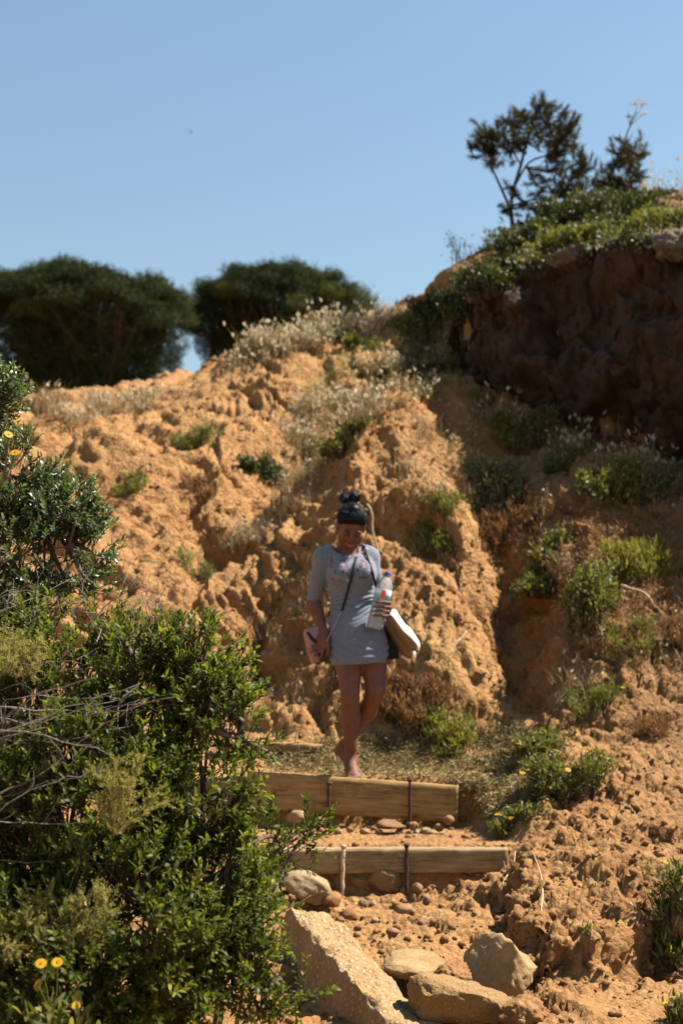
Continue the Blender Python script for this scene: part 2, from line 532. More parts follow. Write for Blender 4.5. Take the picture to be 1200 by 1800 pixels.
# ------------------------------------------------------------------ terrain
LOW = [  # photograph pixel + distance: spots on the lower ground and the hillside
 (-300,2100,3.6),(300,2150,3.6),(900,2150,3.6),(1500,2100,3.6),
 (600,1850,5.0),(820,1835,5.0),(1080,1800,5.2),(1190,1790,5.3),(1450,1790,5.3),(1000,1765,5.45),
 (300,1780,5.2),(50,1760,5.2),(-300,1740,5.2),(450,1760,5.7),(535,1720,5.9),(520,1660,6.25),
 (700,1655,6.2),(760,1640,6.3),(700,1612,6.85),(620,1602,6.9),(690,1590,7.03),(800,1585,7.03),(800,1590,6.75),(850,1568,6.88),(885,1562,6.95),
 (300,1640,6.2),(0,1600,6.4),(-300,1580,6.5),(350,1500,7.2),(200,1450,7.5),(0,1440,7.6),(400,1400,7.9),
 # right bank
 (940,1752,5.72),(1020,1738,5.75),(1110,1722,5.85),(1190,1705,5.95),(850,1640,6.3),(830,1598,6.6),(1000,1660,6.2),(1150,1650,6.25),(1350,1650,6.25),(950,1610,6.55),(1100,1600,6.6),
 (930,1490,6.95),(1020,1490,6.9),(1120,1470,7.0),(1240,1450,7.0),(1500,1440,7.0),
 (900,1450,7.35),(1000,1420,7.4),(1120,1410,7.4),(1240,1400,7.4),
 (850,1410,7.8),(960,1380,7.8),(1080,1360,7.8),(1200,1350,7.8),(1500,1330,7.8),
 # round the treads
 (840,1380,8.05),(800,1340,8.4),(900,1330,8.4),(700,1325,8.5),(620,1318,8.7),(520,1310,8.75),(420,1320,8.7),(250,1320,8.7),(0,1330,8.7),(-300,1330,8.7),
 # foot of the hill
 (480,1275,9.0),(560,1262,9.05),(620,1255,9.05),(700,1270,8.95),(780,1285,8.75),(860,1275,8.8),(960,1290,8.6),(1080,1280,8.5),(1200,1260,8.6),(1500,1230,8.6),
 (420,1200,9.4),(500,1190,9.5),(300,1200,9.4),(100,1200,9.4),(-200,1200,9.4),
 (420,1100,10.0),(500,1090,10.0),(300,1100,9.9),(100,1100,9.9),
 (380,1000,10.6),(480,1000,10.5),(250,1000,10.5),(50,1000,10.5),(-250,1000,10.5),
 (400,900,11.3),(490,900,11.1),(250,900,11.2),(60,900,11.2),
 (420,800,12.2),(330,800,12.1),(200,800,12.2),(60,800,12.2),(-250,800,12.2),
 (400,710,13.6),(300,730,13.2),(200,735,13.3),(100,735,13.3),
 (300,692,14.7),(200,702,14.5),(80,704,14.5),(-100,710,14.5),(-400,730,14.4),
 (400,645,15.0),(450,612,15.2),(520,592,15.4),(600,580,15.6),(660,565,15.8),(720,548,16.1),(780,505,16.4),
 (520,690,13.8),(600,660,14.4),(680,650,14.5),(560,760,12.9),(740,640,14.5),
 # mound behind the woman
 (620,1180,9.25),(700,1170,9.2),(780,1180,9.05),(840,1200,9.0),
 (600,1090,9.55),(700,1080,9.5),(790,1080,9.4),(860,1120,9.3),
 (580,1000,9.95),(680,990,9.85),(780,990,9.8),
 (600,900,10.5),(700,890,10.35),(780,890,10.4),
 (660,800,11.2),(740,790,11.2),(700,740,12.0),(780,720,12.4),(820,700,12.9),
 # right-hand slope
 (930,1190,9.3),(1020,1190,9.0),(1120,1180,8.95),(1210,1170,9.0),(1500,1150,9.0),
 (930,1080,9.8),(1030,1085,9.5),(1130,1080,9.4),(1210,1070,9.4),
 (900,980,10.4),(1000,980,10.1),(1100,980,10.0),(1210,970,10.0),(1500,960,9.8),
 (870,900,11.0),(960,890,10.8),(1060,890,10.6),(1160,880,10.6),(1260,880,10.5),
 (900,800,11.9),(1000,815,11.5),(1100,820,11.3),(1200,825,11.0),(1500,860,10.4),
 (860,740,12.6),(940,760,12.4),(1050,785,12.0),(1200,805,11.5),(1500,840,10.6),
]
BANK = [
 (895,1500,7.0),(905,1545,6.68),(900,1580,6.45),(935,1575,6.35),(960,1598,6.1),(1010,1600,6.04),(1100,1592,6.1),(1200,1572,6.2),(1400,1560,6.3),
 (960,1540,6.48),(1050,1538,6.48),(1150,1528,6.5),(1300,1510,6.55),(930,1490,6.95),(1020,1490,6.9),(1120,1470,7.0),(1240,1450,7.0),(1500,1440,7.0),
 (900,1450,7.35),(1000,1420,7.4),(1120,1410,7.4),(1240,1400,7.4),(1500,1390,7.4),
]
BANK_EDGE = [(925,1530,7.05),(892,1600,6.62),(872,1642,6.33),(905,1692,6.05),(942,1752,5.74),(1000,1742,5.72),(1062,1730,5.80),(1120,1716,5.90),(1150,1690,6.1),(1180,1700,5.98),(1300,1690,6.0),(1800,1690,6.0)]
HIGH = [
 (790,510,14.2),(825,495,13.5),(900,462,12.75),(1000,447,12.2),(1100,434,11.7),(1200,422,11.2),(1400,402,10.4),(1700,380,9.6),
 (800,486,16.3),(850,445,16.1),(920,410,16.0),(1000,392,15.9),(1100,352,15.8),(1200,332,15.4),(1500,280,15.0),(1900,240,14.5),
 (900,430,14.6),(1000,416,14.3),(1100,392,14.0),(1200,380,13.6),(1500,345,13.0),
]
def W3(lst):
    return np.array([tuple(P(*q)) for q in lst])
LP = W3(LOW); HP = W3(HIGH)
extra_low = np.array([(-4, 0, 0.0), (0, 0, 0.0), (4, 0, 0.05), (-4, 2, .12), (0, 2, .12), (4, 2, .15),
    (-14, 6, .6), (14, 6, 1.0), (-14, 10, 2.2), (-14, 14.5, 4.6), (14, 9, 2.6), (14, 12, 4.2), (-10, -6, -.3), (10, -6, -.3),
    (-10, 20, 4.7), (-4, 20, 4.75), (0, 20, 5.4), (2, 20, 6.2), (-10, 28, 4.8), (0, 28, 5.4), (10, 28, 6.5), (6, 18, 6.6),
    (-20, 40, 4.9), (0, 45, 5.1), (20, 40, 6.0), (0, 70, 5.0), (-40, 70, 4.8), (40, 70, 5.4)], float)
extra_high = np.array([(0, 20, 6.3), (4, 20, 7.6), (10, 20, 8.0), (0, 30, 6.4), (8, 30, 7.6), (14, 12, 7.0), (14, 16, 7.8)], float)
LP = np.vstack([LP, extra_low]); HP = np.vstack([HP, extra_high])

class RBF:
    def __init__(s, pts, c=0.35, lam=0.012):
        s.p = pts[:, :2]; s.c = c
        n = len(pts)
        K = s.k(s.p) + np.eye(n) * (-lam)
        A = np.zeros((n + 3, n + 3)); A[:n, :n] = K
        Q = np.c_[np.ones(n), s.p]
        A[:n, n:] = Q; A[n:, :n] = Q.T
        s.w = np.linalg.solve(A, np.r_[pts[:, 2], 0, 0, 0])
    def k(s, q):
        d2 = (q[:, None, 0] - s.p[None, :, 0]) ** 2 + (q[:, None, 1] - s.p[None, :, 1]) ** 2
        return np.sqrt(d2 + s.c ** 2)
    def __call__(s, q):
        out = np.empty(len(q))
        for a in range(0, len(q), 40000):
            b = q[a:a + 40000]
            out[a:a + 40000] = s.k(b) @ s.w[:-3] + s.w[-3] + b @ s.w[-2:]
        return out
rlow, rhigh, rbank = RBF(LP), RBF(HP), RBF(W3(BANK), 0.15)
_be = W3(BANK_EDGE)[:, :2]
_bpoly = np.vstack([_be, [(9, 6.0), (9, 9), (_be[0, 0] + .02, 9)]])
def poly_sd(q, poly):
    ins = np.zeros(len(q), bool); best = np.full(len(q), 1e9)
    n = len(poly)
    for k in range(n):
        a, b = poly[k], poly[(k + 1) % n]
        ab = b - a
        t = np.clip(((q - a) @ ab) / (ab @ ab), 0, 1)
        best = np.minimum(best, np.linalg.norm(q - a - t[:, None] * ab, axis=1))
        c = ((a[1] > q[:, 1]) != (b[1] > q[:, 1])) & (q[:, 0] < (b[0] - a[0]) * (q[:, 1] - a[1]) / (b[1] - a[1] + 1e-12) + a[0])
        ins ^= c
    return np.where(ins, best, -best)

CL_TOP = W3([(806,512,14.35),(828,494,13.45),(860,478,13.0),(900,464,12.7),(1000,448,12.15),(1100,434,11.65),(1200,422,11.15),(1400,402,10.35),(1700,380,9.55)])
CL_BASE = W3([(802,655,14.35),(815,690,13.6),(855,716,13.2),(900,738,12.9),(1000,770,12.35),(1100,792,11.85),(1200,806,11.4),(1400,850,10.6),(1700,900,9.8)])
_cx = np.r_[CL_TOP[0, 0] - 0.55, CL_TOP[0, 0] - 0.1, CL_TOP[:, 0]]
_cy = np.r_[17.5, 15.4, np.maximum(CL_TOP[:, 1], np.interp(CL_TOP[:, 0], CL_BASE[:, 0], CL_BASE[:, 1])) + .12]

def ridge_line(q, pts, width, amp):
    """soft ridge (amp > 0) or gully (amp < 0) along a plan polyline; ends taper"""
    best = np.full(len(q), 1e9); tt = np.zeros(len(q))
    n = len(pts) - 1
    for k in range(n):
        a, b = pts[k][:2], pts[k + 1][:2]
        ab = b - a
        t = np.clip(((q - a) @ ab) / (ab @ ab), 0, 1)
        d = np.linalg.norm(q - a - t[:, None] * ab, axis=1)
        m = d < best
        best = np.where(m, d, best); tt = np.where(m, (k + t) / n, tt)
    return amp * np.exp(-(best / width) ** 2) * (0.35 + 0.65 * np.sin(np.pi * np.clip(tt, 0.04, 0.96)))

RIDGES = [
 (W3([(470,980,10.4),(545,870,10.75),(630,785,11.3),(710,715,12.2),(790,680,13.0)]), 0.32, 0.34),
 (W3([(425,880,11.4),(500,800,12.1),(600,715,13.2),(700,660,14.2)]), 0.36, -0.45),
 (W3([(850,900,11.0),(890,1000,10.45),(905,1100,9.9),(900,1200,9.35),(865,1262,8.9)]), 0.22, -0.42),
 (W3([(750,840,10.7),(800,940,10.15),(845,1040,9.7),(868,1150,9.2)]), 0.22, 0.28),
 (W3([(620,960,10.05),(690,920,10.2),(760,930,10.1)]), 0.22, 0.28),
 (W3([(470,1010,10.3),(450,1110,9.9),(470,1200,9.4)]), 0.2, -0.26),
 (W3([(100,790,12.4),(170,760,12.8),(260,740,13.2)]), 0.24, -0.32),
 (W3([(130,830,11.9),(190,800,12.2),(250,830,11.9)]), 0.25, 0.16),
 (W3([(950,1000,10.2),(960,1100,9.7),(930,1180,9.3)]), 0.3, -0.12),
 (W3([(1010,930,10.5),(1040,1060,9.7),(1080,1150,9.1)]), 0.3, 0.12),
 (W3([(1150,1540,6.4),(1165,1620,6.1),(1150,1700,5.9)]), 0.14, -0.16),
 (W3([(330,850,11.6),(380,930,11.0),(370,1040,10.4)]), 0.16, -0.22),
 (W3([(560,830,11.2),(560,900,10.9),(540,980,10.4)]), 0.18, -0.26),
]
Z_T2 = P(620, 1368, 7.95).z
Z_T1 = P(700, 1483, 7.2).z
Z_T3 = P(510, 1308, 8.75).z

def base_height(q):
    lo = rlow(q)
    for pts, w, a in RIDGES:
        lo += ridge_line(q, pts, w, a)
    x, y = q[:, 0], q[:, 1]
    # undercut bank beside the path
    loc = (x > .3) & (x < 4.5) & (y > 5.3) & (y < 7.6)
    if loc.any():
        ql = q[loc]
        wob = 0.07 * fbm(np.c_[ql * 3.1, ql[:, :1] * 0], 3, 201)
        sd = poly_sd(ql, _bpoly) + wob
        sb = sstep(-.035, .075, sd) * (1 - sstep(7.0, 7.35, ql[:, 1])) * (1 - sstep(3.2, 4.4, ql[:, 0]))
        lo[loc] = lo[loc] + (np.maximum(rbank(ql), lo[loc]) - lo[loc]) * sb
    # stair corridor: earth treads held by boards
    st = np.where(y < 7.5, lo + (Z_T1 - lo) * sstep(7.08, 7.14, y), Z_T1 + 0.02 * (y - 7.2))
    st = st + (Z_T2 - st) * sstep(7.93, 7.985, y)
    st = np.where(y > 8.2, Z_T2 + (lo - Z_T2) * sstep(8.3, 9.0, y), st)
    w = sstep(-0.95, -0.6, x) * (1 - sstep(0.60 + (7.93 - np.clip(y, 7, 7.93)) * .30, 0.86 + (7.93 - np.clip(y, 7, 7.93)) * .22, x)) * sstep(6.95, 7.09, y) * (1 - sstep(8.6, 9.1, y))
    lo = lo + (st - lo) * w
    ct = np.interp(x, _cx, _cy)
    s = sstep(0.08, 0.22, y - ct) * (x > _cx[0])
    hi = rhigh(q)
    out = lo + (hi - lo) * s
    # far away: level out
    r = np.hypot(x, y - 10)
    far = sstep(40, 90, r)
    lev = np.where(y > 0, 4.9, 0.0)
    lev = lev * sstep(-30, 30, y)
    return out * (1 - far) + lev * far, w, s

def axis(segs):
    out = []
    for a, b, st in segs:
        out.append(np.arange(a, b, st))
    return np.concatenate(out)
def grow(a, b, s0, g=1.25):
    v, s = [a], s0
    sg = 1 if b > a else -1
    while abs(v[-1] - a) < abs(b - a):
        v.append(v[-1] + sg * s); s *= g
    return np.array(v)
gx = np.r_[grow(-4.0, -2500, 0.04)[::-1][:-1], axis([(-4.0, -1.3, 0.028), (-1.3, 2.4, 0.016), (2.4, 4.6, 0.024)]), grow(4.6, 2500, 0.04)]
gy = np.r_[grow(4.7, -600, 0.04)[::-1][:-1], axis([(4.7, 8.6, 0.015), (8.6, 11.5, 0.02), (11.5, 14.2, 0.028), (14.2, 17.2, 0.04)]), grow(17.2, 4500, 0.06)]
XX, YY = np.meshgrid(gx, gy)
q = np.c_[XX.ravel(), YY.ravel()]
Z, WST, WHI = base_height(q)
ny, nx = XX.shape
Zg = Z.reshape(ny, nx)
dzy = np.gradient(Zg, gy, axis=0); dzx = np.gradient(Zg, gx, axis=1)
NR = np.stack([-dzx.ravel(), -dzy.ravel(), np.ones(nx * ny)], 1)
NR /= np.linalg.norm(NR, axis=1, keepdims=True)
steep = 1 - NR[:, 2]
P3 = np.c_[q, Z]
near = (np.abs(q[:, 0]) < 6) & (q[:, 1] > 4.0) & (q[:, 1] < 19)
disp = np.zeros(len(q))
idx = np.where(near)[0]
pn = P3[idx].astype(np.float32)
warp = np.stack([fbm(pn * 1.3, 2, 91), fbm(pn * 1.3, 2, 92), fbm(pn * 1.3, 2, 93)], 1) * 0.25
hill = sstep(8.6, 9.2, pn[:, 1])
near_ = 1 - hill
d = 0.12 * fbm(pn * 0.85, 2, 1)
d += 0.022 * fbm((pn + warp) * 2.2, 3, 5) * hill
# rain gullies running down the face, thin layers across it
gw = (pn + warp * 1.6) @ np.array([[1, 0, 0], [.35, 1, 0], [.35, 0, 1]], np.float32)
gul = np.abs(perlin(gw * np.array([1.5, .38, .42], np.float32), 8)) * 2
gul2 = np.abs(perlin(gw * np.array([4.2, .9, 1.0], np.float32), 18)) * 2
d += hill * (-0.10 * (1 - sstep(0, .35, gul)) - 0.034 * (1 - sstep(0, .55, gul2)) + .04)
d += hill * 0.022 * billow((pn + warp) * np.array([1.2, 2.0, 8.0], np.float32), 2, 9)
msk = sstep(-0.15, 0.25, fbm(pn * 0.9, 2, 31))
msk2 = sstep(-0.2, 0.2, fbm(pn * 2.2, 2, 41))
d += (0.020 * hill * msk + 0.050 * near_) * chunks((pn + warp * .3) * 5.0, 11)
d += 0.028 * chunks((pn + warp * .15) * 11.0, 12) * (0.25 + 0.75 * msk2)
d += 0.017 * chunks(pn * 24.0, 14) * (.5 + .5 * hill)
# cracks between blocks of clay on the near bank
f1b, f2b = worley((pn + warp * .25) * 7.0, 12)
d -= 0.030 * (1 - sstep(0, .10, f2b - f1b)) * near_ * msk2
d += 0.022 * fbm(pn * 24, 3, 51, .65)
gul3 = np.abs(perlin(gw * np.array([11.0, 1.6, 1.8], np.float32), 28)) * 2
d -= hill * 0.022 * (1 - sstep(0, .5, gul3))
# trodden treads, path floor and the flat patch in front stay smoother
w_s = WST[idx]
xx, yy = pn[:, 0], pn[:, 1]
path = sstep(-0.25, 0.0, xx) * (1 - sstep(0.42, 0.62, xx)) * (1 - sstep(6.9, 7.1, yy))
front = sstep(0.75, 0.95, xx) * (1 - sstep(5.55, 5.75, yy))
smoothm = np.clip(np.maximum(np.maximum(w_s * (yy > 7.02), 0.62 * path), 0.8 * front), 0, 1)
fade = sstep(4.0, 5.0, yy) * (1 - sstep(16.2, 18.0, yy)) * (1 - sstep(4.6, 5.8, np.abs(xx)))
d = d * (1 - 0.9 * smoothm) * fade
disp[idx] = d * (1 - 0.55 * WHI[idx])
P3 = P3 + NR * disp[:, None]
ii = np.arange(nx * ny).reshape(ny, nx)
QD = np.stack([ii[:-1, :-1], ii[:-1, 1:], ii[1:, 1:], ii[1:, :-1]], -1).reshape(-1, 4)
me = mesh_arrays('ground', P3, None, None, True, QD)
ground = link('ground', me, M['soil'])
tag(ground, 'rough ochre earth slope rising from the path to the grassy ridge', 'ground', kind='structure')

keep = near[QD[:, 0]]
BV = BVHTree.FromPolygons([tuple(v) for v in P3], [tuple(f) for f in QD[keep]]) if False else None
_kq = QD[keep]
_u, _inv = np.unique(_kq, return_inverse=True)
BV = BVHTree.FromPolygons(P3[_u].tolist(), _inv.reshape(-1, 4).tolist())
ORG = Vector((0, 0, EYE))
def hit(px, py, default=None):
    h = BV.ray_cast(ORG, ray(px, py).normalized())
    if h[0] is None:
        return (P(px, py, default) if default else None)
    return h[0]
def ground_z(x, y):
    h = BV.ray_cast(Vector((x, y, 30)), Vector((0, 0, -1)))
    return h[0].z if h[0] is not None else 0.0

# ------------------------------------------------------------------ cliff in shade on the right
nu, nv = 420, 170
def poly_at(pl, t):
    s = np.r_[0, np.cumsum(np.linalg.norm(np.diff(pl[:, :2], axis=0), axis=1))]
    s /= s[-1]
    return np.stack([np.interp(t, s, pl[:, k]) for k in range(3)], 1)
tu = np.linspace(0, 1, nu)
bs, tp = poly_at(CL_BASE, tu), poly_at(CL_TOP, tu)
V = np.zeros((nv, nu, 3))
for j in range(nv):
    v = j / (nv - 1)
    vv = v * 1.32 - 0.17            # below the base and back over the top
    c = np.clip(vv, 0, 1)
    p = bs * (1 - c) + tp * c
    if vv < 0:
        p = p + np.array([0.0, 0.1, vv * 2.0])
    if vv > 1:
        p = p + np.array([0.05, (vv - 1) * 5.5, -0.2 * (vv - 1)])
    bulge = 0.16 * math.sin(math.pi * c) - 0.05 * math.cos(3 * math.pi * c)
    p = p + np.array([-0.45, -0.85, 0]) * bulge
    V[j] = p
Vf = V.reshape(-1, 3).astype(np.float32)
dn = np.array([-0.45, -0.85, 0.1], np.float32); dn /= np.linalg.norm(dn)
tv = np.repeat(np.clip((np.arange(nv) / (nv - 1) * 1.32 - .17), 0, 1.15), nu)
fw = worley(Vf * np.array([3.2, 3.2, 2.2], np.float32), 71)
dd = 0.22 * fbm(Vf * 1.1, 3, 72) + 0.12 * chunks(Vf * np.array([2.2, 2.2, 3.0], np.float32), 76) + 0.05 * chunks(Vf * 6, 77) + 0.15 * billow(Vf * np.array([2.5, 2.5, 1.6], np.float32), 3, 73) + 0.10 * (np.clip(fw[1] - fw[0], 0, .6) - .2) + 0.03 * fbm(Vf * 14, 3, 74)
dd *= 1 - 0.6 * sstep(1.0, 1.1, tv)
Vf = Vf + dn * dd[:, None]
ii = np.arange(nu * nv).reshape(nv, nu)
QC = np.stack([ii[:-1, :-1], ii[:-1, 1:], ii[1:, 1:], ii[1:, :-1]], -1).reshape(-1, 4)
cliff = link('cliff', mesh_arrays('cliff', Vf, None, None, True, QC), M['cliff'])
tag(cliff, 'dark shaded earth cliff on the upper slope below the young pine', 'cliff', kind='structure')
BVC = BVHTree.FromPolygons(Vf.tolist(), QC.tolist())
def hit_any(px, py):
    a = BV.ray_cast(ORG, ray(px, py).normalized()); b = BVC.ray_cast(ORG, ray(px, py).normalized())
    if a[0] is None: return b[0]
    if b[0] is None: return a[0]
    return a[0] if a[3] < b[3] else b[0]

# ------------------------------------------------------------------ steps of timber
def wood_mat(name, a, b, c):
    m, nt = new_mat(name)
    tc = opos(nt)
    mp = nt.nodes.new('ShaderNodeMapping')
    mp.inputs['Scale'].default_value = (1.2, 14, 14)
    nt.links.new(tc, mp.inputs['Vector'])
    g = noise(nt, mp.outputs[0], 4.5, 6, 0.65)
    col = ramp(nt, g, [(0.28, a), (0.5, b), (0.72, c)])
    k = noise(nt, tc, 3.2, 3)
    col = mixc(nt, mrange(nt, k, 0.5, 0.75, 0, 0.35), col, a)
    mp2 = nt.nodes.new('ShaderNodeMapping')
    mp2.inputs['Scale'].default_value = (1.6, 40, 40)
    nt.links.new(tc, mp2.inputs['Vector'])
    cr = noise(nt, mp2.outputs[0], 2.2, 2, 0.5)
    crack = mrange(nt, cr, 0.33, 0.37, 1, 0)
    st = noise(nt, tc, 9, 5, .7)
    col = mixc(nt, mrange(nt, st, .52, .72, 0, .6), col, tuple(x * .5 for x in a))
    col = mixc(nt, mathn(nt, 'MULTIPLY', crack, 0.8), col, (0.06, 0.035, 0.02))
    h = mathn(nt, 'SUBTRACT', g, crack)
    finish(nt, col, 0.8, bumpn(nt, h, 0.6, 0.006), 0.25)
    return m
M['plank'] = wood_mat('weathered_pine_plank', (0.14, 0.078, 0.028), (0.27, 0.165, 0.060), (0.37, 0.24, 0.10))
M['beam'] = wood_mat('weathered_grey_beam', (0.14, 0.085, 0.042), (0.25, 0.165, 0.080), (0.37, 0.265, 0.15))

def board(name, A, B, h, th, mat, label, seed=1):
    """board with uneven sawn edges; A, B = top front corners"""
    A, B = Vector(A), Vector(B)
    L = (B - A).length
    o = link(name, None) if False else None
    nL, nH, nT = 60, 8, 5
    rng = np.random.default_rng(seed)
    bm = bmesh.new()
    bmesh.ops.create_cube(bm, size=1)
    me = bpy.data.meshes.new(name); bm.to_mesh(me); bm.free()
    # gridded box
    Vv, Qq = [], []
    def face(fn, a, b):
        s = len(Vv)
        for i in range(a + 1):
            for j in range(b + 1):
                Vv.append(fn(i / a, j / b))
        for i in range(a):
            for j in range(b):
                k = s + i * (b + 1) + j
                Qq.append((k, k + b + 1, k + b + 2, k + 1))
    face(lambda u, v: (u * L, 0, -h * (1 - v)), nL, nH)
    face(lambda u, v: (u * L, th, -h * v), nL, nH)
    face(lambda u, v: (u * L, th * v, 0), nL, nT)
    face(lambda u, v: (u * L, th * (1 - v), -h), nL, nT)
    face(lambda u, v: (0, th * (1 - v), -h * (1 - v * 0) * (1 - u)), nH, nT)
    face(lambda u, v: (L, th * v, -h * (1 - u)), nH, nT)
    Vn = np.array(Vv, np.float32)
    # wear: rounded, chipped long edges
    ez = np.minimum(np.abs(Vn[:, 2]), np.abs(Vn[:, 2] + h)); ey = np.minimum(np.abs(Vn[:, 1]), np.abs(Vn[:, 1] - th))
    e = np.exp(-((ez + ey) / 0.012))
    nz = fbm(Vn * np.array([9, 30, 30], np.float32) + seed * 7, 3, 5)
    Vn[:, 2] += np.where(Vn[:, 2] > -h / 2, -1, 1) * e * (0.005 + 0.008 * np.clip(nz, -.3, 1))
    Vn[:, 1] += np.where(Vn[:, 1] < th / 2, 1, -1) * e * (0.004 + 0.004 * np.clip(nz, -.3, 1))
    Vn += 0.0025 * np.stack([fbm(Vn * 6 + seed, 2, 7), fbm(Vn * 6 + seed, 2, 8), fbm(Vn * 5 + seed, 2, 9)], 1)
    me2 = mesh_arrays(name, Vn, None, None, False, Qq)
    bm = bmesh.new(); bm.from_mesh(me2); bmesh.ops.remove_doubles(bm, verts=bm.verts, dist=0.0008); bmesh.ops.recalc_face_normals(bm, faces=bm.faces)
    bm.to_mesh(me2); bm.free()
    bpy.data.meshes.remove(me)
    ob = link(name, me2, mat)
    ob.location = A
    dv = (B - A).normalized()
    yv = Vector((0, 0, 1)).cross(dv).normalized()
    zv = dv.cross(yv)
    ob.rotation_euler = Matrix((dv, yv, zv)).transposed().to_euler()
    tag(ob, label, 'timber step', 'timber steps of the path')
    return ob
b1A, b1B = P(435, 1355, 7.9), P(806, 1380, 7.88)
board('step_board', b1A, b1B, 0.205, 0.045, M['plank'], 'tall upright yellow plank holding the step under the woman\'s foot', 3)
b2A, b2B = P(468, 1492, 7.06), P(892, 1490, 7.06)
board('step_board', b2A, b2B, 0.122, 0.13, M['beam'], 'low thick weathered beam, lowest timber step above the loose stones', 4)
b3A, b3B = P(380, 1300, 8.72), P(560, 1308, 8.70)
board('step_board', b3A, b3B, 0.06, 0.11, M['plank'], 'short timber step half hidden by the bush behind the bare feet', 5)

# iron rods driven in front of the boards
def rust_mat():
    m, nt = new_mat('rusty_iron')
    n = noise(nt, wpos(nt), 70, 5, 0.7)
    c = ramp(nt, n, [(0.3, (0.03, 0.018, 0.014)), (0.7, (0.11, 0.05, 0.028))])
    finish(nt, c, 0.8, bumpn(nt, n, 0.6, 0.004), 0.3, Metallic=0.3)
    return m
M['rust'] = rust_mat()
M['pale_stake'] = bark_mat('pale_stake', (0.34, 0.22, 0.13), (0.55, 0.40, 0.26), 40)
def rod(px, top, bot, Y, mat, label, r=0.008, lean=0.0):
    a = Acc()
    T0, B0 = P(px, top, Y), P(px, bot, Y)
    B0 = B0 + Vector((lean, 0.0, -0.12))
    pts = [B0 + (T0 - B0) * t for t in np.linspace(0, 1, 14)]
    for k, p_ in enumerate(pts):
        p_.x += 0.002 * math.sin(k * 1.7)
    rr = [r * (1 + 0.12 * (k % 2)) for k in range(14)]
    tube(a, pts, rr, 8)
    # hammered head
    tube(a, [T0 + Vector((0, 0, -0.004)), T0 + Vector((0.001, 0, 0.006)), T0 + Vector((0.001, 0, 0.012))], [r * 1.45, r * 1.6, r * 1.1], 8)
    # the tie wire twisted round the rod
    t = []
    zc = T0.z - 0.03
    for k in range(30):
        w = k / 29 * 4 * math.pi
        t.append((T0.x + (r * 1.15) * math.cos(w), T0.y + (r * 1.15) * math.sin(w), zc - 0.016 * k / 29))
    tube(a, t, 0.0016, 4)
    o = a.build('stake', mat, None, True)
    tag(o, label, 'stake', 'stakes driven in front of the timber steps')
rod(578, 1378, 1456, 7.875, M['rust'], 'rusty iron stake on the upper plank below the woman\'s feet', 0.0085)
rod(720, 1372, 1466, 7.865, M['rust'], 'rusty iron stake near the outer end of the upper plank', 0.0085)
rod(603, 1489, 1556, 7.045, M['pale_stake'], 'pale slanting stake at the bush end of the lowest beam', 0.009, -0.006)
rod(714, 1487, 1564, 7.045, M['rust'], 'dark iron stake at the middle of the lowest beam', 0.0095)

# ------------------------------------------------------------------ slab and rocks
M['slab'] = rock_mat('aggregate_concrete', (0.38, 0.21, 0.085), (0.50, 0.30, 0.13), (0.60, 0.40, 0.20), 0.7, (0.86, 0.68, 0.44), 6, 44)
M['pale_rock'] = rock_mat('pale_limestone', (0.38, 0.21, 0.08), (0.50, 0.31, 0.13), (0.64, 0.46, 0.25))
M['brown_rock'] = rock_mat('brown_conglomerate', (0.34, 0.18, 0.07), (0.44, 0.25, 0.10), (0.52, 0.33, 0.15), 0.6, (0.62, 0.46, 0.24), 6, 60)
M['grey_rock'] = rock_mat('grey_rock', (0.15, 0.12, 0.10), (0.24, 0.20, 0.17), (0.36, 0.31, 0.27))
M['clod'] = rock_mat('earth_clod', (0.30, 0.14, 0.06), (0.42, 0.20, 0.08), (0.52, 0.29, 0.12))
M['red_stone'] = rock_mat('reddish_stone', (0.30, 0.14, 0.07), (0.42, 0.22, 0.11), (0.52, 0.33, 0.18))
M['tan_stone'] = rock_mat('tan_stone', (0.38, 0.23, 0.11), (0.50, 0.33, 0.17), (0.60, 0.45, 0.28))

_ico = {}
def ico(sub):
    if sub not in _ico:
        bm = bmesh.new()
        bmesh.ops.create_icosphere(bm, subdivisions=sub, radius=1.0)
        bm.verts.ensure_lookup_table()
        _ico[sub] = (np.array([v.co[:] for v in bm.verts], np.float32), np.array([[v.index for v in f.verts] for f in bm.faces], np.int32))
        bm.free()
    return _ico[sub]
def rock(name, c, size, mat, label, seed=0, sub=4, rough=0.12, facets=9, rot=0.0, tilt=(0, 0), cat='rock', group=None, smooth=True, cuts=None):
    V, T = ico(sub)
    V = V.copy()
    rng = np.random.default_rng(seed)
    pl = []
    for k in range(facets):
        n = rng.normal(size=3); n /= np.linalg.norm(n)
        pl.append((n, rng.uniform(0.62, 0.92)))
    if cuts: pl += [(np.array(n) / np.linalg.norm(n), dd) for n, dd in cuts]
    for n, dd in pl:
        s = V @ n
        ov = np.clip(s - dd, 0, None)
        V = V - ov[:, None] * n * 0.92
    V = V * (1 + rough * fbm(V * 1.7 + seed * 3.1, 4, seed + 3)[:, None] + rough * 0.35 * billow(V * 5 + seed, 3, seed + 9)[:, None])
    V = V * np.array(size, np.float32)
    R = Matrix.Rotation(rot, 3, 'Z') @ Matrix.Rotation(tilt[0], 3, 'X') @ Matrix.Rotation(tilt[1], 3, 'Y')
    V = V @ np.array(R).T
    o = link(name, mesh_arrays(name, V, T, None, smooth), mat)
    o.location = c
    tag(o, label, cat, group)
    return o

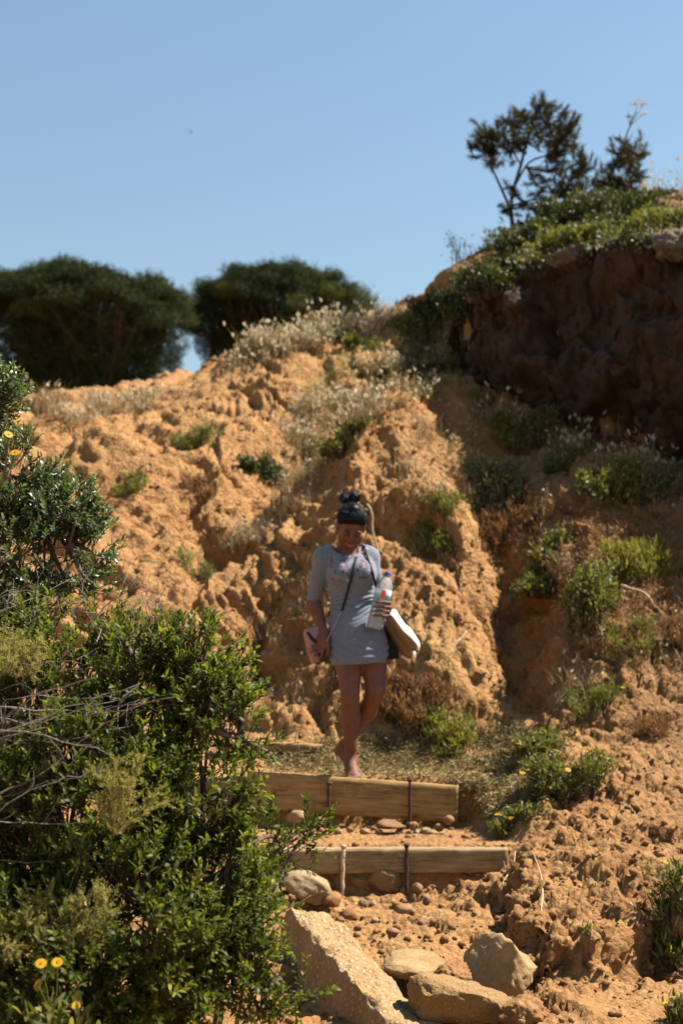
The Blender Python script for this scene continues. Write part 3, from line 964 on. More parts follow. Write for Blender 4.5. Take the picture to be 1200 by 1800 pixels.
# broken slab of pebbly concrete
def slab():
    A = P(545, 1600, 6.35); B = P(738, 1808, 5.12)
    L = (B - A).length
    nL, nW, nT = 150, 34, 22
    w, th = 0.215, 0.24
    Vv, Qq = [], []
    def face(fn, a, b):
        s = len(Vv)
        for i in range(a + 1):
            for j in range(b + 1):
                Vv.append(fn(i / a, j / b))
        for i in range(a):
            for j in range(b):
                k = s + i * (b + 1) + j
                Qq.append((k, k + b + 1, k + b + 2, k + 1))
    face(lambda u, v: (u * L, (v - .5) * w, 0), nL, nW)
    face(lambda u, v: (u * L, (.5 - v) * w, -th), nL, nW)
    face(lambda u, v: (u * L, -.5 * w, -th * (1 - v)), nL, nT)
    face(lambda u, v: (u * L, .5 * w, -th * v), nL, nT)
    face(lambda u, v: (0, (v - .5) * w, -th * (1 - u)), nT, nW)
    face(lambda u, v: (L, (v - .5) * w, -th * u), nT, nW)
    V = np.array(Vv, np.float32)
    c = np.array([L / 2, 0, -th / 2], np.float32)
    e = np.sort(np.abs(np.abs(V - c) - np.array([L / 2, w / 2, th / 2], np.float32)), axis=1)[:, 1]
    k = np.exp(-e / 0.016)
    V = V + (c - V) * np.array([0.02, 0.10, 0.12], np.float32) * k[:, None] * (0.7 + 1.2 * fbm(V * 7, 3, 3))[:, None]
    # ragged ends, gentle warp
    V[:, 0] += 0.07 * fbm(np.c_[V[:, 1] * 7, V[:, 2] * 7, V[:, 0] * 0 + 2.2].astype(np.float32), 3, 21) * (np.abs(V[:, 0] - L / 2) / (L / 2)) ** 6
    V[:, 1] += 0.02 * fbm(np.c_[V[:, 0] * 3, V[:, 2], V[:, 0] * 0].astype(np.float32), 3, 22)
    # pebbles standing out of the top
    f1, f2 = worley(V * 42, 23)
    top = sstep(-0.03, 0.0, V[:, 2])
    hgt = np.clip(0.55 - f1, 0, 1) * 0.022 + 0.016 * fbm(V * 8, 4, 25, .6)
    V[:, 2] += hgt * top
    V[:, 1] += -0.004 * fbm(V * 20, 3, 26) * (1 - top)
    me = mesh_arrays('slab', V, None, None, False, Qq)
    bm = bmesh.new(); bm.from_mesh(me); bmesh.ops.remove_doubles(bm, verts=bm.verts, dist=0.0006); bmesh.ops.recalc_face_normals(bm, faces=bm.faces); bm.to_mesh(me); bm.free()
    o = link('broken_slab', me, M['slab'])
    o.location = A
    dv = (B - A).normalized()
    side = Vector((0, 0, 1)).cross(dv).normalized()
    zv = dv.cross(side)
    Rm = Matrix((dv, side, zv)).transposed() @ Matrix.Rotation(math.radians(-12), 3, 'X')
    o.rotation_euler = Rm.to_euler()
    tag(o, 'long broken slab of pebbly concrete sloping down beside the bush', 'slab')
slab()
rock('boulder', P(880, 1708, 5.78), (0.162, 0.17, 0.175), M['pale_rock'], 'angular pale boulder leaning against the earth bank', 12, 5, 0.13, 12, 0.3, (0.2, 0.35), cuts=[((-.9, -.3, .35), .6), ((.1, -.95, .3), .62), ((.3, .1, .95), .58), ((-.55, -.75, .1), .55), ((.35, -.2, .9), .62), ((.7, -.6, .2), .72)])
rock('rock', P(808, 1768, 5.32), (0.205, 0.17, 0.125), M['brown_rock'], 'brown pebbly rock lying between the slab and the pale boulder', 21, 5, 0.12, 6, 0.35, (0.05, 0.32), cuts=[((-.2, -.9, -.2), .6), ((-.1, -.1, 1), .6)])
rock('flat_stone', P(724, 1694, 5.85), (0.135, 0.15, 0.045), M['pale_rock'], 'flat pale stone set in the path beside the slab', 33, 5, 0.07, 5, 0.15, (0.10, 0.0), cuts=[((0, 0, 1), .55)])
rock('earth_clod', P(922, 1790, 5.2), (0.085, 0.09, 0.07), M['clod'], 'lumpy brown clod of earth below the pale boulder', 41, 5, 0.22, 3)
rock('rock', P(790, 1722, 5.62), (0.085, 0.09, 0.075), M['clod'], 'crumbly orange rock wedged behind the brown pebbly rock', 44, 5, 0.24, 4)
rock('rock', P(540, 1560, 6.9), (0.12, 0.14, 0.07), M['tan_stone'], 'smooth tan rock beside the bush at the end of the slab', 46, 4, 0.12, 5, 0.6, (0.2, 0.3))
rock('rock', P(676, 1546, 7.10), (0.085, 0.06, 0.072), M['brown_rock'], 'round conglomerate rock in the hollow under the lowest beam', 47, 4, 0.12, 3)
rock('rock', P(632, 1545, 7.13), (0.07, 0.05, 0.06), M['brown_rock'], 'rough rock in the hollow beside the pale slanting stake', 48, 4, 0.2, 4)
ST_UP = [(687,1449,.085,.03,'red'),(726,1450,.033,.026,'red'),(748,1459,.03,.024,'tan'),(593,1461,.029,.022,'tan'),(641,1467,.032,.021,'tan'),(666,1470,.026,.018,'red'),(702,1470,.026,.016,'tan'),(771,1452,.027,.022,'red'),(562,1441,.035,.026,'red'),(520,1434,.055,.035,'tan'),(788,1440,.03,.028,'red'),(615,1455,.02,.018,'red'),(735,1474,.04,.014,'tan'),(762,1474,.035,.014,'tan')]
ST_LO = [(711,1570,.026,.026,'tan'),(733,1566,.028,.028,'red'),(727,1580,.024,.02,'red'),(697,1566,.02,.02,'red'),(750,1584,.026,.018,'red'),(709,1586,.024,.016,'red'),(709,1604,.055,.026,'red'),(868,1526,.03,.035,'tan'),(640,1590,.03,.02,'tan'),(582,1590,.06,.045,'clod'),(612,1612,.05,.03,'clod'),(660,1620,.022,.015,'tan'),(745,1625,.035,.022,'red'),(690,1640,.03,.018,'red'),(780,1655,.025,.02,'clod'),(655,1590,.018,.014,'tan'),(575,1560,.04,.035,'clod')]
ORD = ['first', 'second', 'third', 'fourth', 'fifth', 'sixth', 'seventh', 'eighth', 'ninth', 'tenth', 'eleventh', 'twelfth', 'thirteenth', 'fourteenth', 'fifteenth', 'sixteenth', 'seventeenth', 'eighteenth']
ST_UP.sort(); ST_LO.sort()
CN = {'red': 'reddish', 'tan': 'tan', 'clod': 'crumbly orange'}
mm = {'red': M['red_stone'], 'tan': M['tan_stone'], 'clod': M['clod']}
for k, (px, py, a, b, kind) in enumerate(ST_UP):
    Y = 7.62 - 0.02 * (k % 3)
    c = P(px, py, Y)
    c.z = max(ground_z(c.x, c.y), c.z - 0.02) + b * 0.55
    rock('stone', c, (a, a * .8, b), mm[kind], f'{CN[kind]} loose stone below the upper plank, {ORD[k]} counted from the bush', 100 + k, 3, 0.14, 6, k, cat='stone', group='loose stones below the upper plank')
for k, (px, py, a, b, kind) in enumerate(ST_LO):
    c = hit(px, py)
    c = c + Vector((0, 0.0, b * 0.4))
    rock('stone', c, (a, a * .8, b), mm[kind], f'{CN[kind]} loose stone on the path below the lowest beam, {ORD[k]} counted from the bush', 200 + k, 3, 0.14, 6, k, cat='stone', group='loose stones at the foot of the lowest beam')
for (px, py, Y, sz, lab) in [(842,505,13.35,(.20,.16,.22),'grey rock at the upper corner of the dark cliff'),(1015,452,12.1,(.28,.18,.13),'grey rock on the lip of the cliff below the leaning pine'),(1130,440,11.5,(.30,.2,.15),'broad grey rock on the lip of the cliff'),(1185,432,11.2,(.24,.2,.17),'grey rock on the cliff lip at the picture edge'),(1155,345,15.3,(.22,.15,.10),'dark rock on the skyline beyond the leaning pine')]:
    rock('rock', P(px, py, Y), (sz[0], sz[1], sz[2] * .7), M['grey_rock'], lab, px, 5, .32, 12, px)
# gravel and crumbs of earth: nobody could count them
gr = Acc()
V0, T0 = ico(1)
pix = []
for k in range(420):
    pix.append((random.uniform(480, 960), random.uniform(1560, 1800)))
for k in range(2200):
    pix.append((random.uniform(230, 1200), random.uniform(700, 1560)))
for k in range(420):
    pix.append((random.uniform(820, 1200), random.uniform(1380, 1800)))
for (px, py) in pix:
    h = hit(px, py)
    if h is None or h.y > 14: continue
    s = 0.003 + 0.0005 * h.y + 0.006 * random.random() ** 3 * 3
    v = V0 * (1 + 0.25 * RNG.normal(size=(len(V0), 1))) * np.array([s, s * random.uniform(.6, 1), s * random.uniform(.5, .9)])
    gr.add(v + np.array(h) + np.array([0, 0, s * .3]), T0)
o = gr.build('gravel', M['clod'])
tag(o, 'crumbs of ochre earth and gravel scattered over path and slope', 'gravel', kind='stuff')
# ------------------------------------------------------------------ vegetation helpers
def shrub(name, label, base, w, h, mat, n_sprig, leaf_L, leaf_W, rng, n_leaf=14, cat='shrub', group=None, depth=None, lean=(0, 0), flat=1.0, twig_mat='twig', up=0.6, tw=0.0022, flowers=0, fl_r=0.012, ground_ok=True, droop=0.0):
    """stems from the base to points spread through a dome, leaves along the outer part of each stem"""
    base = Vector(base)
    depth = depth or w
    root = empty(name, base)
    tag(root, label, cat, group)
    sa, la, fa = Acc(), Acc(), Acc()
    b = np.array(base)
    # uneven outline: a few lobes
    nl = 8
    lob = [(rng.uniform(-.5, .5) * w * .95, rng.uniform(-.4, .4) * depth * .9, rng.uniform(.25, .7) * h, rng.uniform(.22, .5)) for _ in range(nl)]
    for k in range(n_sprig):
        lx, ly, lz, lr = lob[k % nl]
        dv = unit(rng.normal(size=3)); dv[2] = abs(dv[2]) * 0.9 - 0.25
        rad = lr * (0.55 + 0.5 * rng.random())
        e = np.array([lx + dv[0] * rad * w * .75, ly + dv[1] * rad * depth * .75, max(0.03 * h, (lz + dv[2] * rad * h * 1.0) * flat)])
        e[0] += lean[0] * e[2]; e[1] += lean[1] * e[2]
        foot_ = np.array([e[0] * .55, e[1] * .55, 0]) + rng.normal(size=3) * np.array([.08 * w, .08 * depth, 0])
        if ground_ok:
            foot_[2] = min(.06, max(-.25, ground_z(b[0] + foot_[0], b[1] + foot_[1]) - b[2]))
            e[2] += max(-.25, min(.12, foot_[2]))
        mid = foot_ * .55 + e * np.array([.45, .45, .5]) + rng.normal(size=3) * .05 * w
        t = np.linspace(0, 1, 6)[:, None]
        pts = (1 - t) ** 2 * foot_ + 2 * t * (1 - t) * mid + t * t * e
        pts = pts + b
        if k % 3 == 0 or n_sprig < 60:
            tube(sa, pts, np.linspace(tw * 1.8, tw * .5, 6), 4, 0.5, False)
        m = n_leaf
        tt = 1 - rng.random(m) ** 1.3 * .75
        pp = ((1 - tt) ** 2)[:, None] * foot_ + 2 * (tt * (1 - tt))[:, None] * mid + (tt * tt)[:, None] * e + b
        tg = unit((e - mid))
        dr = tg * 0.55 + rng.normal(size=(m, 3)) * .55 + np.array([0, 0, up - droop])
        leaves(la, pp + rng.normal(size=(m, 3)) * leaf_L * .25, dr, leaf_L * rng.uniform(.6, 1.25, m), leaf_W * rng.uniform(.7, 1.2, m), rng)
    if flowers:
        for k in range(flowers):
            lx, ly, lz, lr = lob[k % nl]
            e = b + np.array([lx + rng.normal() * .2 * w, ly + rng.normal() * .2 * depth - .15 * depth, (lz + lr * h * .8) * rng.uniform(.75, 1.08)])
            daisy(fa, e, fl_r, rng)
            tube(sa, [b + (e - b) * .5, e], [tw, tw * .6], 4, .5, False)
    sa.build('stems', M[twig_mat], root)['kind'] = 'stuff'
    lo = la.build('foliage', M[mat], root)
    lo['kind'] = 'stuff'
    if flowers:
        fo = fa.build('flowers', M['petal'], root)
        fo['kind'] = 'stuff'
    return root

def daisy(acc, c, r, rng, n=11, up=None):
    upv = unit(np.array([rng.normal() * .3, -0.35 + rng.normal() * .25, 1.0])) if up is None else unit(np.array(up, float))
    a = unit(np.cross(upv, [0.3, 0.9, 0.1])); b2 = np.cross(upv, a)
    w = np.linspace(0, 2 * math.pi, n, endpoint=False) + rng.random()
    dr = np.cos(w)[:, None] * a + np.sin(w)[:, None] * b2 + upv * .22
    leaves(acc, np.tile(np.array(c), (n, 1)) + dr * r * .12, dr, r, r * .55, rng, 0.15, 0.08, np.tile(upv, (n, 1)))
    V0, T0 = ico(1)
    acc.add(np.array(c) + (V0 * np.array([1, 1, .6])) * r * .3 + upv * r * .08, T0, 0.0)

def grass(acc, c, n, h, spread, rng, W=0.004, lean=(0, 0), heads=None, head_L=0.03, head_p=0.5):
    c = np.array(c)
    pos = c + np.c_[rng.normal(size=(n, 2)) * spread, np.zeros(n) - 0.01]
    tv = np.c_[rng.normal(size=(n, 2)) * .32 + np.array(lean), np.ones(n)] * (h * rng.uniform(.5, 1.15, n))[:, None]
    bend = np.c_[rng.normal(size=(n, 2)) * .16 * h, -np.abs(rng.normal(size=n)) * .1 * h]
    blades(acc, pos, tv, W, rng, None, bend)
    if heads is not None:
        k = rng.random(n) < head_p
        m = k.sum()
        if m:
            tip = pos[k] + tv[k] + bend[k]
            for _ in range(3):
                leaves(heads, tip - unit(tv[k]) * head_L * .4 + rng.normal(size=(m, 3)) * head_L * .1, unit(tv[k]) + rng.normal(size=(m, 3)) * .35, head_L * rng.uniform(.7, 1.2, m), head_L * .34, rng)

def in_poly(x, y, poly):
    ins = False
    j = len(poly) - 1
    for i in range(len(poly)):
        xi, yi = poly[i]; xj, yj = poly[j]
        if (yi > y) != (yj > y) and x < (xj - xi) * (y - yi) / (yj - yi + 1e-9) + xi:
            ins = not ins
        j = i
    return ins
def poly_hits(poly, n, rng, any_=False):
    xs = [p[0] for p in poly]; ys = [p[1] for p in poly]
    out = []
    tries = 0
    while len(out) < n and tries < n * 6:
        tries += 1
        x, y = rng.uniform(min(xs), max(xs)), rng.uniform(min(ys), max(ys))
        if not in_poly(x, y, poly): continue
        h = hit_any(x, y) if any_ else hit(x, y)
        if h is not None and h.y < 18.5: out.append(h)
    return out

# ------------------------------------------------------------------ shrubs on the slope
def mpp(h):
    return (h - ORG).length / F      # metres per photograph pixel at a spot
rs = np.random.default_rng(11)
SL = [  # px, py of foot, width px, height px, material, sprigs, leaf L, label
 (336, 788, 78, 58, 'olive', 150, .05, 'small yellow-green shrub on the bare upper slope below the grassy ridge', 0),
 (232, 862, 55, 46, 'olive', 110, .045, 'small dark olive shrub on the slope just above the silvery bush', 0),
 (346, 868, 52, 44, 'reddish', 100, .045, 'faded brownish shrub straight below the small yellow-green one', 0),
 (872, 876, 140, 100, 'greygreen', 420, .05, 'broad grey-green bush with a deep shadow beneath it', 0),
 (880, 936, 130, 66, 'reddish', 300, .045, 'reddish low shrub just below the broad grey-green bush', 0),
 (778, 912, 80, 62, 'olive', 200, .045, 'dark olive shrub beside the reddish low shrub', 0),
 (968, 985, 105, 76, 'green', 300, .045, 'rounded light green bush just above the upright bush', 0),
 (1035, 1082, 130, 140, 'green', 480, .045, 'upright leafy light green bush casting a long shadow down the gully', 0),
 (1130, 1000, 120, 56, 'yellowgreen', 260, .07, 'low yellow-green tufted shrub near the picture edge', 0),
 (1062, 872, 140, 90, 'green', 380, .045, 'wide green shrub in front of the dark cliff foot', 0),
 (1160, 868, 120, 76, 'greygreen', 320, .045, 'dull green shrub at the picture edge below the cliff', 0),
 (1000, 812, 70, 46, 'green', 160, .04, 'small bright shrub at the foot of the dark cliff', 0),
 (926, 778, 105, 80, 'green', 260, .05, 'leafy shrub standing against the dark cliff wall', 0),
 (846, 716, 44, 36, 'yellowgreen', 90, .05, 'little yellow-green tuft at the cliff\'s lower corner', 0),
 (1005, 1395, 125, 100, 'green', 420, .032, 'leafy plant dotted with yellow daisies on the bank', 11),
 (940, 1330, 90, 60, 'green', 240, .03, 'low sprawling green plant beside the daisy-covered one', 6),
 (1046, 1240, 90, 55, 'olive', 170, .035, 'straggly olive plant above the daisy-covered one', 3),
 (738, 1252, 120, 105, 'reddish', 330, .05, 'feathery reddish-olive bush beside the woman\'s legs', 0),
 (786, 1306, 84, 66, 'yellowgreen', 220, .045, 'pale yellow-green tuft below the feathery reddish bush', 0),
 (902, 1452, 70, 46, 'green', 70, .034, 'small broad-leaved weed at the end of the upper plank', 3),
 (1012, 1020, 40, 30, 'reddish', 60, .04, 'small red-tinged tuft between the two light green bushes', 0),
 (1190, 1130, 60, 60, 'reddish', 120, .045, 'brown dried shrub on the slope at the picture edge', 0),
 (590, 600, 70, 34, 'dark', 160, .06, 'dark green cushion shrub among the pale ridge grass', 0),
 (640, 612, 60, 28, 'green', 120, .06, 'green cushion shrub at the shady end of the ridge grass', 0),
 (345, 1000, 60, 60, 'olive', 90, .04, 'thin olive shrub on the slope beside the silvery bush', 0),
 (455, 832, 80, 40, 'dark', 160, .05, 'dark shrub in the shaded gully of the upper slope', 0),
 (530, 805, 80, 44, 'olive', 170, .05, 'olive shrub at the lower end of the straw-coloured strip', 0),
 (612, 772, 70, 40, 'green', 150, .05, 'green shrub in the straw-coloured strip above the woman', 0),
 (690, 672, 90, 40, 'dark', 180, .055, 'dark shrub high on the slope at the end of the straw strip', 0),
 (765, 660, 80, 46, 'dark', 180, .055, 'dark shrub beside the lower corner of the cliff', 0),
 (690, 1262, 60, 40, 'reddish', 100, .04, 'low dry shrub directly behind the woman\'s knees', 0),
 (1100, 1120, 90, 40, 'olive', 110, .04, 'flat olive scrub below the bare dry stick', 0),
 (1150, 1290, 80, 40, 'reddish', 110, .04, 'flat brown scrub on the bank at the picture edge', 0),
 (400, 1190, 60, 50, 'reddish', 80, .04, 'thin dry shrub on the slope behind the green bush', 0),
]
for k, (px, py, w, h, mat, n, L, lab, fl) in enumerate(SL):
    b = hit(px, py)
    if b is None: continue
    s = mpp(b)
    fine = mat in ('reddish', 'yellowgreen', 'olive')
    shrub('slope_shrub', lab, b - Vector((0, 0, .02)), w * s, h * s * .82, mat, int(n * .8), L * .9, L * (.16 if fine else .30), rs, 16, 'shrub', 'shrubs on the earth slope', up=0.9 if fine else .5, flowers=fl, fl_r=.015)

# leafy plants at the picture edge, close by
b = hit(1188, 1590) or P(1188, 1590, 6.2)
shrub('weed', 'tall leafy weed with long leaves at the picture edge on the near bank', b, .22, .22, 'green', 80, .05, .010, rs, 14, 'weed', None, depth=.3, up=.5, flowers=3)
b = hit(1195, 1800) or P(1195, 1800, 5.2)
shrub('weed', 'low weed with yellow flowers in the bottom picture corner', b, .14, .12, 'green', 40, .04, .011, rs, 10, 'weed', None, flowers=4, fl_r=.014)
b = hit(1030, 1645)
shrub('seedling', 'tiny green seedling on the crumbling bank above the boulder', b, .05, .04, 'green', 8, .03, .009, rs, 5, 'seedling')

# ------------------------------------------------------------------ plants along the top of the cliff
TOPS = [
 (770, 560, 90, 60, 'dark', 260, 'dark green bush on the ridge where the slope meets the cliff'),
 (820, 512, 90, 60, 'dark', 280, 'dark bush at the upper corner of the cliff'),
 (880, 468, 110, 80, 'dark', 360, 'dark dense bush round the foot of the young pine'),
 (950, 448, 110, 60, 'olive', 300, 'olive bush between the young pine and the cliff edge'),
 (1010, 436, 110, 46, 'green', 240, 'bright green cushion on the cliff edge'),
 (1090, 410, 130, 44, 'dark', 300, 'broad dark green cushion above the dark cliff face'),
 (1170, 396, 120, 40, 'olive', 260, 'olive cushion at the picture edge above the cliff'),
 (1040, 392, 120, 60, 'dark', 320, 'dark shrub at the foot of the leaning pine'),
 (912, 432, 100, 60, 'dark', 260, 'dark scrub hiding the foot of the young pine'),
 (1000, 400, 110, 70, 'dark', 300, 'dark scrub between the two young pines'),
 (1085, 378, 110, 60, 'dark', 300, 'dark scrub climbing the leaning pine stem'),
 (725, 580, 70, 36, 'green', 140, 'low green plant on the ridge beside the grass'),
]
for (px, py, w, h, mat, n, lab) in TOPS:
    b = hit_any(px, py)
    if b is None: b = P(px, py, 15)
    s = mpp(b)
    shrub('cliff_shrub', lab, b - Vector((0, 0, .06)), w * s, h * s, mat, n, .055, .018, rs, 15, 'shrub', 'shrubs along the top of the cliff', up=.6)
# ground cover between them
acc = Acc()
for h in poly_hits([(700,575),(820,480),(1000,388),(1200,335),(1200,425),(1000,450),(830,505),(800,640),(700,640)], 700, rs, True):
    m = 10
    leaves(acc, np.array(h) + rs.normal(size=(m, 3)) * .05, rs.normal(size=(m, 3)) * .6 + np.array([0, 0, .8]), .05 * rs.uniform(.6, 1.4, m), .016, rs)
o = acc.build('ground_cover', M['dark'])
tag(o, 'low green ground cover along the ridge and the top of the cliff', 'ground cover', kind='stuff')

# ------------------------------------------------------------------ dry grass
def grass_patch(label, poly, n, h, per, spread, lean=(0, 0), W=.006, head_p=.4, head_L=.05, any_=False):
    ga, ha = Acc(), Acc()
    for c in poly_hits(poly, int(n * 1.7), rs, any_):
        q_ = float(perlin(np.array([tuple(c)], np.float32) * 2.6, 88)[0])
        if q_ < -.06: continue
        grass(ga, c, max(3, int(per * (.5 + rs.random()))), h * (.35 + .9 * rs.random() ** 1.5 + max(0, q_)), spread, rs, W, lean, ha, head_L, head_p)
    root = empty('dry_grass', (0, 0, 0))
    tag(root, label, 'grass', kind='stuff')
    o1 = ga.build('blades', M['straw'], root); o1['kind'] = 'stuff'
    if ha.n:
        o2 = ha.build('seed_heads', M['seed'], root); o2['kind'] = 'stuff'
grass_patch('pale dry grass with feathery heads along the ridge crest', [(395,650),(440,612),(520,588),(600,574),(690,552),(690,580),(600,600),(520,622),(430,650)], 230, .22, 11, .06, (.1, 0), .006, .26, .055)
grass_patch('dry brown grass tuft along the lower ridge below the pines', [(70,705),(200,695),(310,685),(280,715),(200,745),(130,750),(70,730)], 200, .16, 12, .06, (0, 0), .006, .08, .055)
grass_patch('straw-coloured grass strip running diagonally across the upper slope', [(480,765),(560,690),(640,640),(760,620),(800,640),(740,700),(640,745),(540,800),(500,840)], 440, .16, 10, .06, (.1, 0), .005, .20, .045)
grass_patch('pale grass standing on the ridge beyond the leaning pine', [(1110,346),(1200,326),(1200,345),(1115,362)], 40, .30, 5, .06, (0, 0), .004, .4, .05)
grass_patch('thin pale grass stalks standing before the dark cliff', [(830,720),(940,770),(1200,815),(1200,850),(960,810),(830,740)], 60, .25, 4, .05, (0, 0), .004, .4, .05)
grass_patch('thin dry grass on the eroded gully side above the slope', [(430,930),(540,800),(600,790),(520,900),(400,1010),(330,1040)], 260, .14, 9, .05, (0, 0), .004, .1, .03)
grass_patch('sparse dry grass over the brown slope towards the picture edge', [(930,880),(1200,860),(1200,1250),(1000,1240),(960,1150)], 330, .10, 9, .05, (0, 0), .004, .1, .03)
grass_patch('thin straw scattered on the eroded mound beside the woman', [(440,1040),(560,960),(620,1020),(600,1240),(470,1260),(420,1160)], 120, .08, 8, .05, (0, 0), .004, .05, .03)
grass_patch('dry grass on the mound top between the straw strip and the grey-green bush', [(640,780),(760,690),(830,740),(830,900),(760,880),(690,850)], 170, .10, 9, .05, (0, 0), .004, .1, .03)
# dry brown scrub over the shaded right-hand slope
for lab, poly, n, mt in [('low dry brown scrub covering the slope below the cliff', [(900,860),(1200,840),(1200,1120),(1080,1160),(960,1060),(900,960)], 420, 'reddish'), ('sparse olive scrub on the ridge side between grass and cliff', [(560,640),(700,585),(800,560),(810,680),(700,720),(600,720),(500,800)], 330, 'olive')]:
    acc = Acc()
    for h in poly_hits(poly, n, rs):
        m = 16
        e = np.array(h) + rs.normal(size=(m, 3)) * np.array([.06, .06, .02]) + np.array([0, 0, .02])
        leaves(acc, e, rs.normal(size=(m, 3)) * .6 + np.array([0, 0, .7]), .05 * rs.uniform(.5, 1.4, m), .006, rs)
    tag(acc.build('dry_scrub', M[mt]), lab, 'scrub', kind='stuff')
# litter and weeds on the trodden tread and the bank beside it
acc = Acc()
for h in poly_hits([(470,1335),(560,1300),(700,1290),(900,1270),(1000,1300),(960,1400),(880,1440),(820,1390),(800,1374),(640,1366),(480,1356)], 1900, rs):
    m = 9
    dr = rs.normal(size=(m, 3)) * np.array([1, 1, .35]) + np.array([0, 0, .22])
    leaves(acc, np.array(h) + rs.normal(size=(m, 3)) * np.array([.03, .03, .006]) + np.array([0, 0, .008]), dr, .035 * rs.uniform(.5, 1.5, m), .006 * rs.uniform(.6, 1.6, m), rs)
o = acc.build('plant_litter', M['litter'])
tag(o, 'dry straw litter and trampled weeds behind the upper plank', 'litter', kind='stuff')
acc = Acc()
for h in poly_hits([(640,1345),(830,1380),(860,1330),(980,1310),(980,1420),(860,1460),(800,1375)], 60, rs):
    m = 7
    leaves(acc, np.array(h) + rs.normal(size=(m, 3)) * .008, rs.normal(size=(m, 3)) * .8 + np.array([0, 0, .8]), .04 * rs.uniform(.6, 1.3, m), .012, rs)
o = acc.build('green_weeds', M['yellowgreen'])
tag(o, 'scattered small green weeds on the tread and bank beside the plank', 'weeds', kind='stuff')

# sticks and stalks
def stick(name, label, pts, r, mat='stick', twigs=0, cat='stick'):
    a = Acc()
    c = curve_pts(pts, 12)
    c = c + RNG.normal(size=c.shape) * r * .4
    tube(a, c, np.linspace(r, r * .55, len(c)), 6)
    for k in range(twigs):
        i = random.randint(2, len(c) - 3)
        d = unit(RNG.normal(size=3)); L = random.uniform(.03, .09)
        tube(a, [c[i], c[i] + d * L * .5, c[i] + d * L + np.array([0, 0, .01])], [r * .5, r * .4, r * .2], 4)
    o = a.build(name, M[mat], None, True)
    tag(o, label, cat)
h1, h2 = hit(1088, 1046), hit(1168, 1086)
stick('stick', 'bare dry stick poking out beside the upright light green bush', [h1 + Vector((0, -.05, .06)), (h1 + h2) / 2 + Vector((0, -.08, .08)), h2 + Vector((0, 0, .0))], .008, twigs=3)
h1, h2 = hit(778, 1164), hit(818, 1118)
stick('stick', 'pale broken stick leaning on the mound beside the shoes', [h1, h2 + Vector((0, -.08, .03))], .007)
h1 = hit(668, 992)
stick('dry_stalk', 'dry pale stalk rising behind the woman\'s shoulder', [h1, P(664, 975, h1.y - .05), P(655, 930, h1.y - .1), P(652, 900, h1.y - .12), P(645, 885, h1.y - .12)], .009, cat='stalk')
for (a_, b_, lab) in [((880,1560),(905,1500),'thin curved root on the bank beside the beam\'s end'), ((1080,1410),(1120,1450),'thin dry twig lying on the bank above the path'), ((1105,1590),(1125,1650),'hanging root on the face of the crumbling bank'), ((950,1620),(935,1500),'long thin grass stem fallen over the bank edge')]:
    h1, h2 = hit(*a_), hit(*b_)
    if h1 and h2:
        stick('twig', lab, [h1 + Vector((0, -.01, .01)), (h1 + h2) / 2 + Vector((.02, -.03, .03)), h2 + Vector((0, -.01, .01))], .003, twigs=2, cat='twig')

